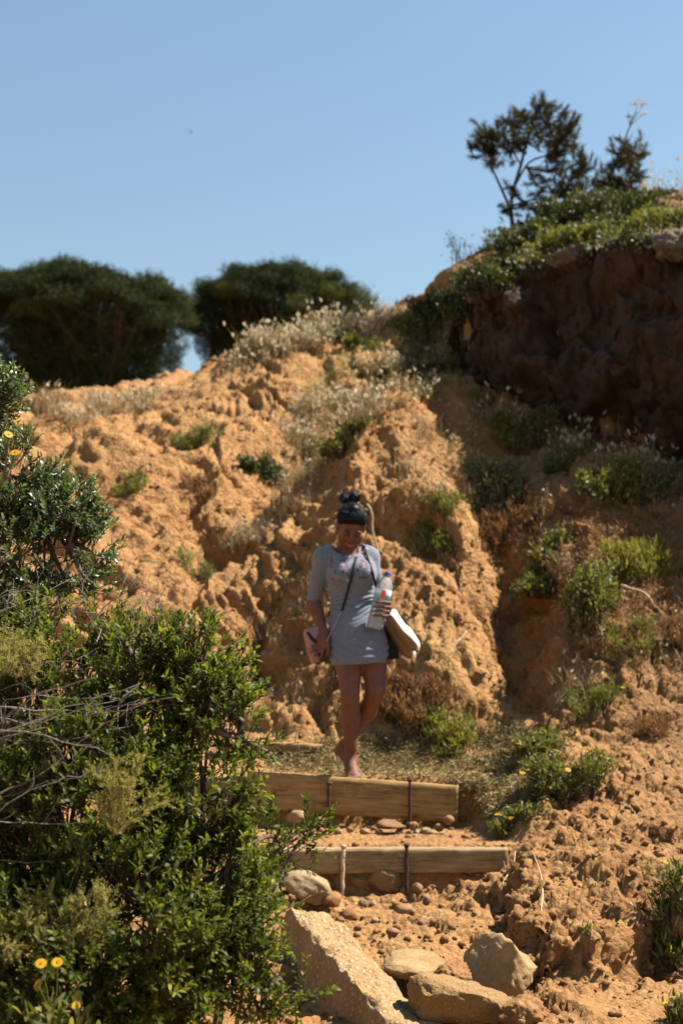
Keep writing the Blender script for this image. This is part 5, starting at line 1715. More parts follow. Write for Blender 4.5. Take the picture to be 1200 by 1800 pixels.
# joints, metres from the point between the feet (x to picture right, y away from the camera)
J = dict(
 pel=(.035, .02, .80), chest=(.0, .0, 1.13), neck0=(-.018, .03, 1.25), neck1=(-.006, -.012, 1.345),
 rs=(-.158, .0, 1.225), re=(-.212, .055, .985), rw=(-.150, -.045, .79),
 ls=(.108, .05, 1.235), le=(.150, .125, 1.005), lw=(.205, -.075, .935),
 rh=(-.022, .0, .80), rk=(-.006, -.075, .455), ra=(.0, .01, .085),
 lh=(.105, .03, .80), lk=(.140, -.055, .465), la=(-.035, .235, .165))
J = {k: np.array(v) for k, v in J.items()}
HC = np.array([.0, -.045, 1.400])           # head centre
HR = np.array(Matrix.Rotation(math.radians(4), 3, 'Y') @ Matrix.Rotation(math.radians(10), 3, 'Z') @ Matrix.Rotation(math.radians(38), 3, 'X'))
def hp(x, y, z): return HC + HR @ np.array([x, y, z])
TORSO = [(.615, .043, -.015, .150, .120), (.66, .044, -.012, .158, .126), (.71, .043, -.005, .164, .130), (.77, .037, .005, .161, .132), (.83, .028, .012, .153, .126),
         (.89, .018, .012, .134, .106), (.955, .009, .010, .118, .092), (1.02, .004, .008, .124, .096), (1.08, .001, .006, .132, .102), (1.14, .0, .008, .138, .100), (1.19, -.006, .014, .140, .090), (1.225, -.014, .02, .135, .076), (1.255, -.018, .026, .108, .058), (1.275, -.018, .028, .062, .045)]
Hs = 0.0048
def torso_parts(f, grow, sleeves=True):
    tab = TORSO if grow > 0 else [r for r in TORSO if r[0] > .70]
    f.stack(tab, grow, .01)
    f.ell((-.056, -.066, 1.128), np.array([.066, .060, .066]) + grow, .05)
    f.ell((.066, -.060, 1.130), np.array([.066, .060, .066]) + grow, .05)
    f.cone(J['rs'] + np.array([.05, .0, .02]), J['rs'], .052 + grow, .052 + grow, .03)
    f.cone(J['ls'] + np.array([-.05, .0, .02]), J['ls'], .050 + grow, .050 + grow, .03)
    # back of the shoulders to the neck
    f.cone(J['neck0'] + np.array([0, .01, -.03]), J['rs'] + np.array([.02, .01, .015]), .050 + grow, .040 + grow, .03)
    f.cone(J['neck0'] + np.array([0, .01, -.03]), J['ls'] + np.array([-.02, .01, .015]), .050 + grow, .040 + grow, .03)

def fingers(f, chains, r0=.0085, k=.006):
    for ch in chains:
        ch = [np.array(c) for c in ch]
        n = len(ch) - 1
        for i in range(n):
            a = r0 * (1 - .10 * i); b = r0 * (1 - .10 * (i + 1))
            f.cone(ch[i], ch[i + 1], a, b, k)

def foot(f, ank, toe, up, r=1.0, flat=True):
    """heel, arch, ball and five toes; toe = direction of the foot, up = instep side"""
    t = toe / np.linalg.norm(toe); u = up / np.linalg.norm(up)
    s = np.cross(t, u)
    heel = ank - u * .058 - t * .028
    ball = ank - u * .066 + t * .118
    f.cone(ank, heel, .034, .030, .02)
    f.cone(ank - u * .004, ank - u * .042 + t * .075, .033, .026, .02)
    f.cone(heel, ball, .027, .022, .02)
    f.cone(ball - s * .026, ball + s * .026, .020, .017, .02)
    f.cone(ank - u * .042 + t * .075, ball, .025, .021, .02)
    for i in range(5):
        o = -.034 + .0165 * i
        L = (.052, .046, .042, .036, .030)[i]
        a = ball + s * o + t * .005 - u * .006
        f.cone(a, a + t * L * .6 + u * .001, .0115 if i else .0135, .0095 if i else .012, .006)
        f.cone(a + t * L * .6 + u * .001, a + t * L - u * .003, .0095 if i else .012, .0085 if i else .011, .006)

def build_body():
    f = Field((-.30, -.30, -.03), (.33, .42, 1.60), Hs)
    torso_parts(f, -.009)
    # legs
    for h, kn, an in (('rh', 'rk', 'ra'), ('lh', 'lk', 'la')):
        A, B, C = J[h], J[kn], J[an]
        f.cone(A + np.array([0, 0, -.02]), A * .55 + B * .45, .082, .081, .03)
        f.cone(A * .55 + B * .45, B + (A - B) * .06, .082, .053, .02)
        f.cone(B + (A - B) * .08, B + (C - B) * .10, .049, .046, .02)
        calf = B + (C - B) * .34
        back = np.array([0, .016, 0]) if h == 'rh' else np.array([.006, .012, -.008])
        f.cone(B + (C - B) * .08, calf + back, .048, .055, .02)
        f.cone(calf + back, B + (C - B) * .78, .054, .034, .02)
        f.cone(B + (C - B) * .7, C, .032, .029, .02)
        f.ell(B + np.array([0, -.022, .004]), (.034, .03, .038), .02)
    foot(f, J['ra'], np.array([.14, -.99, -.12]), np.array([.02, -.10, 1.0]))
    foot(f, J['la'], np.array([.42, -.62, -.52]), np.array([.22, -.40, .66]))
    # arms
    for s_, e_, w_ in (('rs', 're', 'rw'), ('ls', 'le', 'lw')):
        A, B, C = J[s_], J[e_], J[w_]
        f.cone(A, A * .5 + B * .5, .043, .040, .02)
        f.cone(A * .5 + B * .5, B, .040, .034, .02)
        f.cone(B, B + (C - B) * .3, .035, .036, .02)
        f.cone(B + (C - B) * .3, C, .036, .0235, .02)
    # right hand: back of the hand to the camera, closed on the small bag
    w = J['rw']
    kn = w + np.array([-.012, -.022, -.082])
    f.ell(w * .45 + kn * .55, (.040, .021, .050), .015, np.array(Matrix.Rotation(math.radians(-8), 3, 'Y')))
    f.cone(w, w + np.array([-.004, -.01, -.03]), .0245, .026, .015)
    K = [kn + np.array([-.030, -.002, .022]), kn + np.array([-.020, -.006, .006]), kn + np.array([-.006, -.006, -.006]), kn + np.array([.010, -.003, -.010])]
    fingers(f, [
        [K[0], K[0] + np.array([-.024, -.004, -.012]), K[0] + np.array([-.040, .014, -.020]), K[0] + np.array([-.046, .026, -.026])],
        [K[1], K[1] + np.array([-.030, -.004, -.016]), K[1] + np.array([-.046, .014, -.026]), K[1] + np.array([-.050, .026, -.032])],
        [K[2], K[2] + np.array([-.026, -.005, -.024]), K[2] + np.array([-.040, .012, -.038]), K[2] + np.array([-.044, .024, -.044])],
        [K[3], K[3] + np.array([-.014, -.005, -.026]), K[3] + np.array([-.024, .008, -.042]), K[3] + np.array([-.030, .020, -.048])]], .0088)
    fingers(f, [[w + np.array([.018, -.018, -.035]), w + np.array([.026, -.028, -.065]), w + np.array([.020, -.030, -.098]), w + np.array([.008, -.022, -.122])]], .0105)
    # left hand: round the bottle, thumb behind
    w = J['lw']
    pal = BOT_C(.118) + np.array([.046, .020, .0])
    f.ell(w * .35 + pal * .65, (.024, .042, .036), .015, np.array(Matrix.Rotation(math.radians(18), 3, 'Z')))
    f.cone(w, w * .5 + pal * .5, .0235, .025, .015)
    for i in range(4):
        zz = .118 + .020 * (1.5 - i)
        c = BOT_C(zz)
        R = .0475 + .0085
        pts = []
        for ang in (18, -18, -62, -104, -140 if i in (1, 2) else -128):
            a = math.radians(ang)
            pts.append(c + np.array([math.cos(a) * R, math.sin(a) * R, -.005 * i]))
        fingers(f, [pts], .0088)
    c = BOT_C(.150); pts = []
    for ang in (30, 62, 95, 125):
        a = math.radians(ang)
        pts.append(c + np.array([math.cos(a) * .058, math.sin(a) * .058, .004]))
    fingers(f, [pts], .0100)
    # neck and head
    f.cone(J['neck0'], J['neck1'], .050, .046, .025)
    R = HR
    f.ell(hp(0, .018, .035), (.073, .092, .082), .02, R)
    f.ell(hp(0, -.022, -.030), (.060, .066, .078), .03, R)
    f.ell(hp(0, -.058, -.088), (.026, .024, .022), .025, R)
    for s_ in (-1, 1):
        f.ell(hp(.036 * s_, -.064, -.030), (.026, .022, .026), .02, R)
        f.ell(hp(.040 * s_, -.012, -.070), (.022, .04, .022), .025, R)
        f.ell(hp(.031 * s_, -.084, .014), (.022, .010, .008), .012, R)
        f.ell(hp(.076 * s_, .012, -.012), (.010, .020, .031), .008, R)
        f.ell(hp(.032 * s_, -.094, -.002), (.017, .014, .010), .008, R, True)
        f.ell(hp(.032 * s_, -.078, -.003), (.0145, .0125, .0115), .004, R)
        f.ell(hp(.013 * s_, -.088, -.041), (.0085, .010, .007), .006, R)
    f.cone(hp(0, -.082, .004), hp(0, -.102, -.034), .0075, .0115, .010)
    f.ell(hp(0, -.082, -.063), (.026, .012, .006), .006, R)
    f.ell(hp(0, -.080, -.076), (.022, .012, .007), .006, R)
    f.ell(hp(0, -.098, -.0695), (.019, .012, .0035), .003, R, True)
    return f.mesh('person', 2)

BOT0 = np.array([.126, -.155, .815]); BOT_AX = np.array([.235, .0, .93]); BOT_AX = BOT_AX / np.linalg.norm(BOT_AX)
def BOT_C(t): return BOT0 + BOT_AX * t

def skin_mat():
    m, nt = new_mat('skin')
    pos = opos(nt)
    n = noise(nt, pos, 18, 4, .6)
    c = ramp(nt, n, [(0.3, (.12, .050, .032)), (0.7, (.165, .070, .045))])
    f = noise(nt, pos, 220, 3, .6)
    finish(nt, c, 0.6, bumpn(nt, f, .15, .002), .22, **{'Subsurface Weight': .06, 'Subsurface Scale': .01})
    return m
M['skin'] = skin_mat()
person = link('person', build_body(), M['skin'])
person.location = FEET
tag(person, 'barefoot woman in a short grey floral dress stepping down the path', 'person')

def child(name, me, mat, par=None):
    o = link(name, me, mat)
    o.parent = par or person
    return o

# dress
def dress_mat():
    m, nt = new_mat('grey_jersey_with_flower_print')
    pos = opos(nt)
    base = ramp(nt, noise(nt, pos, 60, 4, .6), [(0.3, (.112, .130, .168)), (0.7, (.145, .165, .205))])
    sep = nt.nodes.new('ShaderNodeSeparateXYZ'); nt.links.new(pos, sep.inputs[0])
    zz = sep.outputs['Z']; yy = sep.outputs['Y']; xx = sep.outputs['X']
    nz = noise(nt, pos, 14, 3, .6)
    zn = mathn(nt, 'ADD', zz, mathn(nt, 'MULTIPLY', mathn(nt, 'SUBTRACT', nz, .5), .13))
    band = mathn(nt, 'MULTIPLY', mrange(nt, zn, 1.06, 1.085), mrange(nt, zn, 1.245, 1.225))
    band = mathn(nt, 'MULTIPLY', band, mrange(nt, yy, .01, -.02))
    xa = mathn(nt, 'ABSOLUTE', mathn(nt, 'SUBTRACT', xx, .005))
    band = mathn(nt, 'MULTIPLY', band, mathn(nt, 'MULTIPLY', mrange(nt, xa, .135, .115), mrange(nt, mathn(nt, 'ADD', xa, mathn(nt, 'MULTIPLY', nz, .05)), .02, .04)))
    vo = nt.nodes.new('ShaderNodeTexVoronoi'); vo.inputs['Scale'].default_value = 62; nt.links.new(pos, vo.inputs['Vector'])
    vs = nt.nodes.new('ShaderNodeSeparateColor'); nt.links.new(vo.outputs['Color'], vs.inputs[0])
    pet = ramp(nt, vs.outputs[0], [(0.0, (.03, .015, .035)), (.3, (.07, .035, .07)), (.5, (.20, .08, .075)), (.62, (.30, .25, .28)), (.75, (.085, .045, .085)), (1.0, (.24, .13, .12))])
    vm = mathn(nt, 'MULTIPLY', mrange(nt, vo.outputs['Distance'], .62, .50), mrange(nt, vs.outputs[1], .22, .28))
    col = mixc(nt, mathn(nt, 'MULTIPLY', band, vm), base, pet)
    w = nt.nodes.new('ShaderNodeTexWave'); w.inputs['Scale'].default_value = 260; w.inputs['Distortion'].default_value = 2
    nt.links.new(pos, w.inputs['Vector'])
    finish(nt, col, .85, bumpn(nt, w.outputs['Fac'], .15, .001), .2, **{'Sheen Weight': .25})
    return m
M['dress'] = dress_mat()
def build_dress():
    f = Field((-.30, -.24, .56), (.30, .26, 1.36), .0045)
    torso_parts(f, .004)
    for s_, e_, k in (('rs', 're', .98), ('ls', 'le', .86)):
        A, B = J[s_], J[e_]
        E = A + (B - A) * k
        f.cone(A, A * .5 + E * .5, .053, .047, .025)
        f.cone(A * .5 + E * .5, E, .047, .0425, .02)
        d_ = (B - A) / np.linalg.norm(B - A)
        c0 = E + d_ * .05
        f.ell(c0, (.08, .08, .05), .003, None, True) if False else None
        sl, X, Y, Z = f.block(E - .12, E + .12)
        pl = (X - E[0]) * d_[0] + (Y - E[1]) * d_[1] + (Z - E[2]) * d_[2]
        rr = np.sqrt((X - E[0]) ** 2 + (Y - E[1]) ** 2 + (Z - E[2]) ** 2)
        f.g[sl] = np.where(rr < .075, np.maximum(f.g[sl], pl - .004), f.g[sl])
    X, Y, Z = np.meshgrid(*f.ax, indexing='ij')
    # creases pulled across waist and lap
    wv = np.sin(Z * 235 + 6 * np.sin(X * 16 + Z * 9) + 2.2 * np.sin(X * 31 - Z * 20)) * np.exp(-((Z - .955) / .075) ** 2)
    wv2 = np.sin(Z * 150 + 5 * np.sin(X * 13 + 1.0) + X * 30) * np.exp(-((Z - .70) / .07) ** 2)
    f.g += (.0042 * wv + .0038 * wv2).astype(np.float32)
    hem = .622 - .10 * (X - .04) * (X < .04) * -1 * .5
    f.g = np.maximum(f.g, (.618 + .09 * (X - .04) - Z).astype(np.float32))
    # hem band
    # neckline
    nc = J['neck0'] + np.array([.004, -.055, .045])
    dn = np.sqrt(((X - nc[0]) / 1.22) ** 2 + ((Y - nc[1]) / 1.25) ** 2 + ((Z - nc[2]) / .78) ** 2) - .080
    f.g = np.maximum(f.g, -dn.astype(np.float32))
    # hollow skirt from below
    ins = np.sqrt(((X - .043) / .143) ** 2 + ((Y + .012) / .112) ** 2) - 1
    f.g = np.maximum(f.g, -np.maximum(ins * .11, Z - .70).astype(np.float32))
    return f.mesh('dress', 1)
child('dress', build_dress(), M['dress'])

# hair with a top knot
def hair_mat():
    m, nt = new_mat('black_hair')
    pos = opos(nt)
    mp = nt.nodes.new('ShaderNodeMapping'); mp.inputs['Scale'].default_value = (90, 90, 12)
    nt.links.new(pos, mp.inputs['Vector'])
    n = noise(nt, mp.outputs[0], 3, 4, .6)
    c = ramp(nt, n, [(0.3, (.002, .002, .0028)), (0.7, (.006, .0055, .007))])
    finish(nt, c, .36, bumpn(nt, n, .5, .004), .16)
    return m
M['hair'] = hair_mat()
BUN1, BUN2 = np.array([-.036, -.015, 1.562]), np.array([.022, -.010, 1.570])
def build_hair():
    f = Field((-.13, -.20, 1.24), (.13, .14, 1.64), .0036)
    f.ell(hp(0, .020, .040), (.083, .102, .090), .01, HR)
    f.ell(hp(0, .055, -.015), (.066, .058, .070), .02, HR)
    X, Y, Z = np.meshgrid(*f.ax, indexing='ij')
    x, y, z = X - HC[0], Y - HC[1], Z - HC[2]
    ly = HR[0, 1] * x + HR[1, 1] * y + HR[2, 1] * z
    lz = HR[0, 2] * x + HR[1, 2] * y + HR[2, 2] * z
    lx = HR[0, 0] * x + HR[1, 0] * y + HR[2, 0] * z
    cut = -(.70 * ly + .71 * lz + .008 - .9 * lx ** 2 * 4 * .35)
    f.g = np.maximum(f.g, cut.astype(np.float32))
    bunb = np.array([-.008, -.008, 1.525])
    f.cone(hp(0, .0, .110), bunb, .030, .022, .015)
    f.cone(bunb, BUN1, .022, .027, .012)
    f.cone(bunb, BUN2, .022, .028, .012)
    f.ell(BUN1, (.036, .032, .030), .008, np.array(Matrix.Rotation(.5, 3, 'Y'))); f.ell(BUN2, (.033, .032, .037), .008, np.array(Matrix.Rotation(.35, 3, 'Y')))
    f.ell(np.array([-.006, .012, 1.55]), (.034, .026, .026), .01)
    f.g += (.0022 * np.sin(X * 420 + 9 * np.sin(Z * 60)) * (Z > 1.535)).astype(np.float32)
    return f.mesh('hair', 1)
hair = child('hair', build_hair(), M['hair'])
a = Acc()
rh = np.random.default_rng(3)
for k in range(110):
    c = BUN1 if k % 2 else BUN2
    d_ = unit(rh.normal(size=3)); d_[2] = abs(d_[2]) * .8
    p0 = c + d_ * .030
    tg = unit(np.cross(d_, rh.normal(size=3)))
    tube(a, curve_pts([p0, p0 + d_ * .010 + tg * .012, p0 + d_ * .012 + tg * .030 + np.array([0, 0, .004])], 5), [.0012, .001, .0008, .0005, .0004, .0004][:len(curve_pts([p0, p0, p0], 5))] if False else .0010, 3)
for s_ in (1,):
    tube(a, curve_pts([hp(.074 * s_, -.02, .035), hp(.088 * s_, -.035, .005), hp(.086 * s_, -.045, -.03), hp(.080 * s_, -.05, -.05)], 8), .0035, 5)
    tube(a, curve_pts([hp(.072 * s_, -.03, .04), hp(.084 * s_, -.05, .015), hp(.084 * s_, -.058, -.01)], 8), .003, 5)
bb_ = np.array([-.008, -.008, 1.528])
for k in range(230):
    az = rh.uniform(0, 2 * math.pi)
    # hairline round the face, over the ears and down to the nape
    lx, ly = .081 * math.sin(az), -.088 * math.cos(az) + .02
    lz = .062 - .055 * (1 - math.cos(az)) + rh.normal() * .004
    if az > math.pi / 2 and az < 1.5 * math.pi: lz = -.055 + .02 * rh.random()
    p0 = np.array([lx, ly, lz])
    ctr = np.array([0, .020, .040]); rad_ = np.array([.0838, .1028, .0908])
    e_l = HR.T @ (bb_ - HC)
    pts_ = []
    for t_ in np.linspace(0, 1, 9):
        v = (p0 - ctr) * (1 - t_) + (e_l - ctr) * t_
        q = v / rad_; q = q / np.linalg.norm(q)
        sp = ctr + q * rad_ * (1.0 + .004 * math.sin(k) )
        w_ = sstep(.72, 1.0, np.array([t_]))[0]
        pts_.append(hp(*(sp * (1 - w_) + e_l * w_)))
    tube(a, pts_, .0013 + .0008 * rh.random(), 4)
st = a.build('loose_strands', M['hair']); st.parent = hair
M['brow'] = plain_mat('eyebrow_hair', (.012, .009, .009), .7)
M['lip'] = plain_mat('lip', (.30, .075, .065), .4)
M['teeth'] = plain_mat('teeth', (.62, .58, .52), .3)
for s_ in (-1, 1):
    a = Acc(); tube(a, curve_pts([hp(.014 * s_, -.0935, .017), hp(.032 * s_, -.0925, .023), hp(.052 * s_, -.078, .016)], 8), [.0022, .003, .0032, .003, .0028, .0024, .002, .0016, .0012][:len(curve_pts([hp(0,0,0), hp(1,0,0), hp(1,1,0)], 8))], 5)
    o = a.build('eyebrow', M['brow'], None, True); o.parent = person
    a = Acc(); tube(a, curve_pts([hp(.018 * s_, -.0875, -.006), hp(.033 * s_, -.0905, -.010), hp(.048 * s_, -.083, -.005)], 8), .0021, 5)
    tube(a, curve_pts([hp(.019 * s_, -.0872, .003), hp(.033 * s_, -.0895, .007), hp(.047 * s_, -.082, .003)], 8), .0013, 5)
    o = a.build('eyelashes', M['brow'], None, True); o.parent = person
lip = []
a = Acc(); tube(a, curve_pts([hp(-.026, -.0845, -.0605), hp(-.010, -.094, -.0655), hp(.010, -.094, -.0655), hp(.026, -.0845, -.0605)], 9), .0028, 6)
tube(a, curve_pts([hp(-.025, -.0845, -.062), hp(-.010, -.0925, -.0775), hp(.010, -.0925, -.0775), hp(.025, -.0845, -.062)], 9), .0036, 6)
o = a.build('lips', M['lip'], None, True); o.parent = person
a = Acc(); tube(a, curve_pts([hp(-.017, -.088, -.066), hp(0, -.0925, -.0705), hp(.017, -.088, -.066)], 8), .0028, 6)
o = a.build('teeth', M['teeth'], None, True); o.parent = person

# ------------------------------------------------------------------ what she carries
def wpt(p): return Vector(tuple(p)) + FEET
M['black_leather'] = plain_mat('black_leather', (.008, .007, .010), .6, .25, .3, 60, .3)
M['pink_leather'] = plain_mat('pink_leather', (.27, .145, .135), .5, .4, .06, 60, .15)
M['chain'] = plain_mat('pale_metal_chain', (.45, .40, .36), .35, .5, .1, 40, 0, Metallic=.8)
M['white_canvas'] = plain_mat('white_canvas', (.62, .61, .58), .8, .2, .05, 80, .2)
M['sole'] = plain_mat('tan_rubber_sole', (.19, .125, .075), .7, .3, .12, 50, .3)
M['edge'] = plain_mat('cream_sole_edge', (.42, .36, .27), .7, .3, .08, 50)
M['cap'] = plain_mat('blue_cap', (.02, .06, .28), .4, .5, .05)

# small pink shoulder bag held at the hip with its black and chain strap
bag = empty('shoulder_bag', wpt((-.195, -.03, .66))); tag(bag, 'small pink bag on a long strap, held in the woman\'s hand', 'handbag')
def bag_body():
    f = Field((-.30, -.12, .60), (-.08, .08, .88), .004)
    def box(X, Y, Z):
        c = np.array([-.190, -.02, .735]); R = np.array(Matrix.Rotation(math.radians(-14), 3, 'Y') @ Matrix.Rotation(math.radians(20), 3, 'Z'))
        x, y, z = X - c[0], Y - c[1], Z - c[2]
        u = R[0, 0] * x + R[1, 0] * y + R[2, 0] * z; v = R[0, 1] * x + R[1, 1] * y + R[2, 1] * z; w = R[0, 2] * x + R[1, 2] * y + R[2, 2] * z
        q = [np.abs(u) - (.048 + .04 * (.0 - w) * .3), np.abs(v) - (.016 + .010 * (1 - (w / .1) ** 2)), np.abs(w) - .088]
        o = np.sqrt(sum(np.maximum(t, 0) ** 2 for t in q)) + np.minimum(np.maximum(np.maximum(q[0], q[1]), q[2]), 0)
        return o - .012
    f.union(box, (-.28, -.1, .62), (-.1, .06, .86), .001)
    return f.mesh('pouch', 2)
o = link('pouch', bag_body(), M['pink_leather'], None); o.location = FEET; o.parent = bag; o.matrix_parent_inverse = Matrix.Translation(-bag.location)
a = Acc(); tube(a, curve_pts([wpt((-.262, -.03, .822)), wpt((-.245, -.058, .80)), wpt((-.220, -.070, .765)), wpt((-.196, -.070, .745))], 9), [.006, .008, .009, .0095, .0095, .009, .009, .009, .009, .008][:len(curve_pts([(0,0,0),(1,0,0),(2,0,0),(3,0,0)], 9))], 8)
a.build('zip_edge', M['black_leather'], bag, True)
a = Acc(); tube(a, [wpt((-.262, -.03, .822)), wpt((-.285, -.02, .79)), wpt((-.29, -.02, .775))], .0022, 5)
a.build('zip_pull', M['black_leather'], bag, True)
def surf(p, d, me_obj):
    return p
# strap lies over the chest: find the dress front by ray
dres = [c for c in person.children if c.name.startswith('dress')][0]
dm = dres.data
dv_ = np.empty(len(dm.vertices) * 3, np.float32); dm.vertices.foreach_get('co', dv_); dv_ = dv_.reshape(-1, 3)
BVD = BVHTree.FromPolygons(dv_.tolist(), [tuple(p.vertices) for p in dm.polygons])
def on_dress(x, z, off=.005):
    h = BVD.ray_cast(Vector((x, -.6, z)), Vector((0, 1, 0)))
    return np.array(h[0]) + np.array([0, -off, 0]) if h[0] is not None else np.array([x, -.06, z])
def ribbon(acc, pts, w, th=.003, n=4):
    pts = np.array(pts); tg = unit(np.gradient(pts, axis=0))
    sd = unit(np.cross(tg, np.array([0, -1, 0])))
    nrm = np.cross(sd, tg)
    V, T = [], []
    for k in range(len(pts)):
        for (a_, b_) in ((1, 1), (1, -1), (-1, -1), (-1, 1)):
            V.append(pts[k] + sd[k] * a_ * w / 2 + nrm[k] * b_ * th / 2)
    for k in range(len(pts) - 1):
        for j in range(4):
            i0, i1 = 4 * k + j, 4 * k + (j + 1) % 4
            T += [(i0, i1, i1 + 4), (i0, i1 + 4, i0 + 4)]
    T += [(0, 1, 2), (0, 2, 3)]; e = 4 * (len(pts) - 1); T += [(e, e + 2, e + 1), (e, e + 3, e + 2)]
    acc.add(V, T)
a = Acc(); pts = []
for t in np.linspace(0, 1, 26):
    x = .040 + (-.052 - .040) * t ** 1.15; z = 1.262 + (.918 - 1.262) * t
    pts.append(wpt(on_dress(x, z, .006)))
pts = np.array([tuple(p) for p in pts]); 
for _ in range(3): pts[1:-1] = (pts[:-2] + pts[2:] + 2 * pts[1:-1]) / 4
pts[:, 1] -= .003
ribbon(a, pts, .013); a.build('strap', M['black_leather'], bag)
a = Acc(); c0 = pts[-1]; c1 = np.array(tuple(wpt((-.135, -.10, .75))))
for k in range(30):
    t0 = k / 30; p = c0 * (1 - t0) + c1 * t0; q_ = c0 * (1 - t0 - .036) + c1 * (t0 + .036)
    tube(a, [p, q_], .0030 if k % 2 else .0022, 5)
a.build('chain', M['chain'], bag)
a = Acc(); back = [wpt((.040, -.02, 1.262)), wpt((.045, .03, 1.29)), wpt((.03, .10, 1.20)), wpt((-.10, .13, .95)), wpt((-.2, .06, .84)), wpt((-.262, -.03, .822))]
ribbon(a, curve_pts(back, 16), .010); a.build('strap', M['black_leather'], bag)
# dark phone under the little finger
bm = bmesh.new(); bmesh.ops.create_cube(bm, size=1); bmesh.ops.scale(bm, vec=(.055, .009, .105), verts=bm.verts)
bmesh.ops.bevel(bm, geom=list(bm.edges), offset=.003, segments=2, affect='EDGES')
me = bpy.data.meshes.new('phone'); bm.to_mesh(me); bm.free()
phone = link('phone', me, M['black_leather']); phone.location = wpt((-.160, -.055, .690)); phone.rotation_euler = (0.1, math.radians(-16), .25)
tag(phone, 'black phone held flat against the pink bag', 'phone')
bm = bmesh.new(); bmesh.ops.create_cube(bm, size=1); bmesh.ops.scale(bm, vec=(.049, .002, .097), verts=bm.verts)
me = bpy.data.meshes.new('screen'); bm.to_mesh(me); bm.free()
M['screen'] = plain_mat('phone_glass', (.01, .01, .014), .08, .5)
sc_ = link('screen', me, M['screen']); sc_.parent = phone; sc_.location = (0, -.0045, 0)

# black tote behind her hip with its strap over the shoulder
tote = empty('tote_bag', wpt((.20, .06, .66))); tag(tote, 'black bag hanging from the woman\'s shoulder behind the shoes', 'bag')
def tote_body():
    f = Field((.08, -.06, .60), (.32, .20, .96), .005)
    def box(X, Y, Z):
        u = X - .185 - .10 * (.80 - Z); v = Y - .07; w = Z - .775
        q = [np.abs(u) - (.060 - .12 * (Z - .70) * .25), np.abs(v) - (.028 + .02 * (.9 - Z)), np.abs(w) - .105]
        o = np.sqrt(sum(np.maximum(t, 0) ** 2 for t in q)) + np.minimum(np.maximum(np.maximum(q[0], q[1]), q[2]), 0)
        return o - .016 + .003 * np.sin(Z * 70 + X * 40)
    f.union(box, (.1, -.02, .64), (.3, .16, .92), .001)
    return f.mesh('tote_body', 2)
o = link('body', tote_body(), M['black_leather']); o.location = FEET; o.parent = tote; o.matrix_parent_inverse = Matrix.Translation(-tote.location)
a = Acc()
pts = [wpt((.17, .10, .89)), wpt((.14, .10, 1.05)), wpt((.11, .11, 1.2)), wpt((.076, .05, 1.302)), wpt((.082, -.01, 1.268)), wpt(on_dress(.100, 1.20, .010)), wpt(on_dress(.122, 1.12, .010)), wpt((.146, -.045, 1.03)), wpt((.165, .03, .90))]
ribbon(a, curve_pts(pts, 34), .016, .004); a.build('strap', M['black_leather'], tote)
a = Acc()
for k in range(16):
    w_ = k / 15 * 2 * math.pi
bpos = wpt((.084, -.018, 1.266))
tube(a, [bpos + Vector((math.cos(q_) * .011, -.004, math.sin(q_) * .011)) for q_ in np.linspace(0, 2 * math.pi, 14)], .003, 5)
a.build('buckle', M['chain'], tote, True)

# water bottle
def lathe(acc, prof, n=28, r=.5):
    V, T = [], []
    m = len(prof)
    for (rr, z) in prof:
        for j in range(n):
            w_ = 2 * math.pi * j / n
            V.append((rr * math.cos(w_), rr * math.sin(w_), z))
    for k in range(m - 1):
        for j in range(n):
            i0, i1 = k * n + j, k * n + (j + 1) % n
            T += [(i0, i1, i1 + n), (i0, i1 + n, i0 + n)]
    acc.add(V, T, r)
def pet_mat():
    m, nt = new_mat('clear_plastic')
    tr = nt.nodes.new('ShaderNodeBsdfTransparent'); tr.inputs[0].default_value = (.95, .97, .98, 1)
    gl = nt.nodes.new('ShaderNodeBsdfGlossy'); gl.inputs['Roughness'].default_value = .12
    df = nt.nodes.new('ShaderNodeBsdfDiffuse'); df.inputs['Color'].default_value = (.75, .80, .88, 1)
    fr = nt.nodes.new('ShaderNodeFresnel'); fr.inputs[0].default_value = 1.5
    m1 = nt.nodes.new('ShaderNodeMixShader'); m2 = nt.nodes.new('ShaderNodeMixShader')
    nt.links.new(fr.outputs[0], m1.inputs[0]); nt.links.new(tr.outputs[0], m1.inputs[1]); nt.links.new(gl.outputs[0], m1.inputs[2])
    m2.inputs[0].default_value = .24; nt.links.new(m1.outputs[0], m2.inputs[1]); nt.links.new(df.outputs[0], m2.inputs[2])
    o = nt.nodes.new('ShaderNodeOutputMaterial'); nt.links.new(m2.outputs[0], o.inputs[0])
    return m
M['pet'] = pet_mat()
def water_mat():
    m, nt = new_mat('water')
    finish(nt, (.96, .98, 1.0), .0, None, .5, **{'Transmission Weight': 1.0, 'IOR': 1.33})
    return m
M['water'] = water_mat()
def label_mat():
    m, nt = new_mat('bottle_label')
    pos = opos(nt)
    sep = nt.nodes.new('ShaderNodeSeparateXYZ'); nt.links.new(pos, sep.inputs[0])
    lowm = mrange(nt, sep.outputs['Z'], .195, .193)
    c = mixc(nt, lowm, (.66, .72, .78), (.10, .36, .46))
    xm = mathn(nt, 'MULTIPLY', mathn(nt, 'MULTIPLY', mrange(nt, sep.outputs['X'], -.010, -.009), mrange(nt, sep.outputs['X'], .016, .015)), mrange(nt, sep.outputs['Y'], 0, -.01))
    xm = mathn(nt, 'MULTIPLY', xm, mrange(nt, sep.outputs['Z'], .216, .215))
    c = mixc(nt, xm, c, (.72, .09, .07))
    n = noise(nt, pos, 130, 2)
    c = mixc(nt, mathn(nt, 'MULTIPLY', mrange(nt, n, .58, .62), mathn(nt, 'SUBTRACT', .5, mathn(nt, 'MULTIPLY', xm, .3))), c, (.8, .82, .84))
    finish(nt, c, .35, None, .4)
    return m
M['label'] = label_mat()
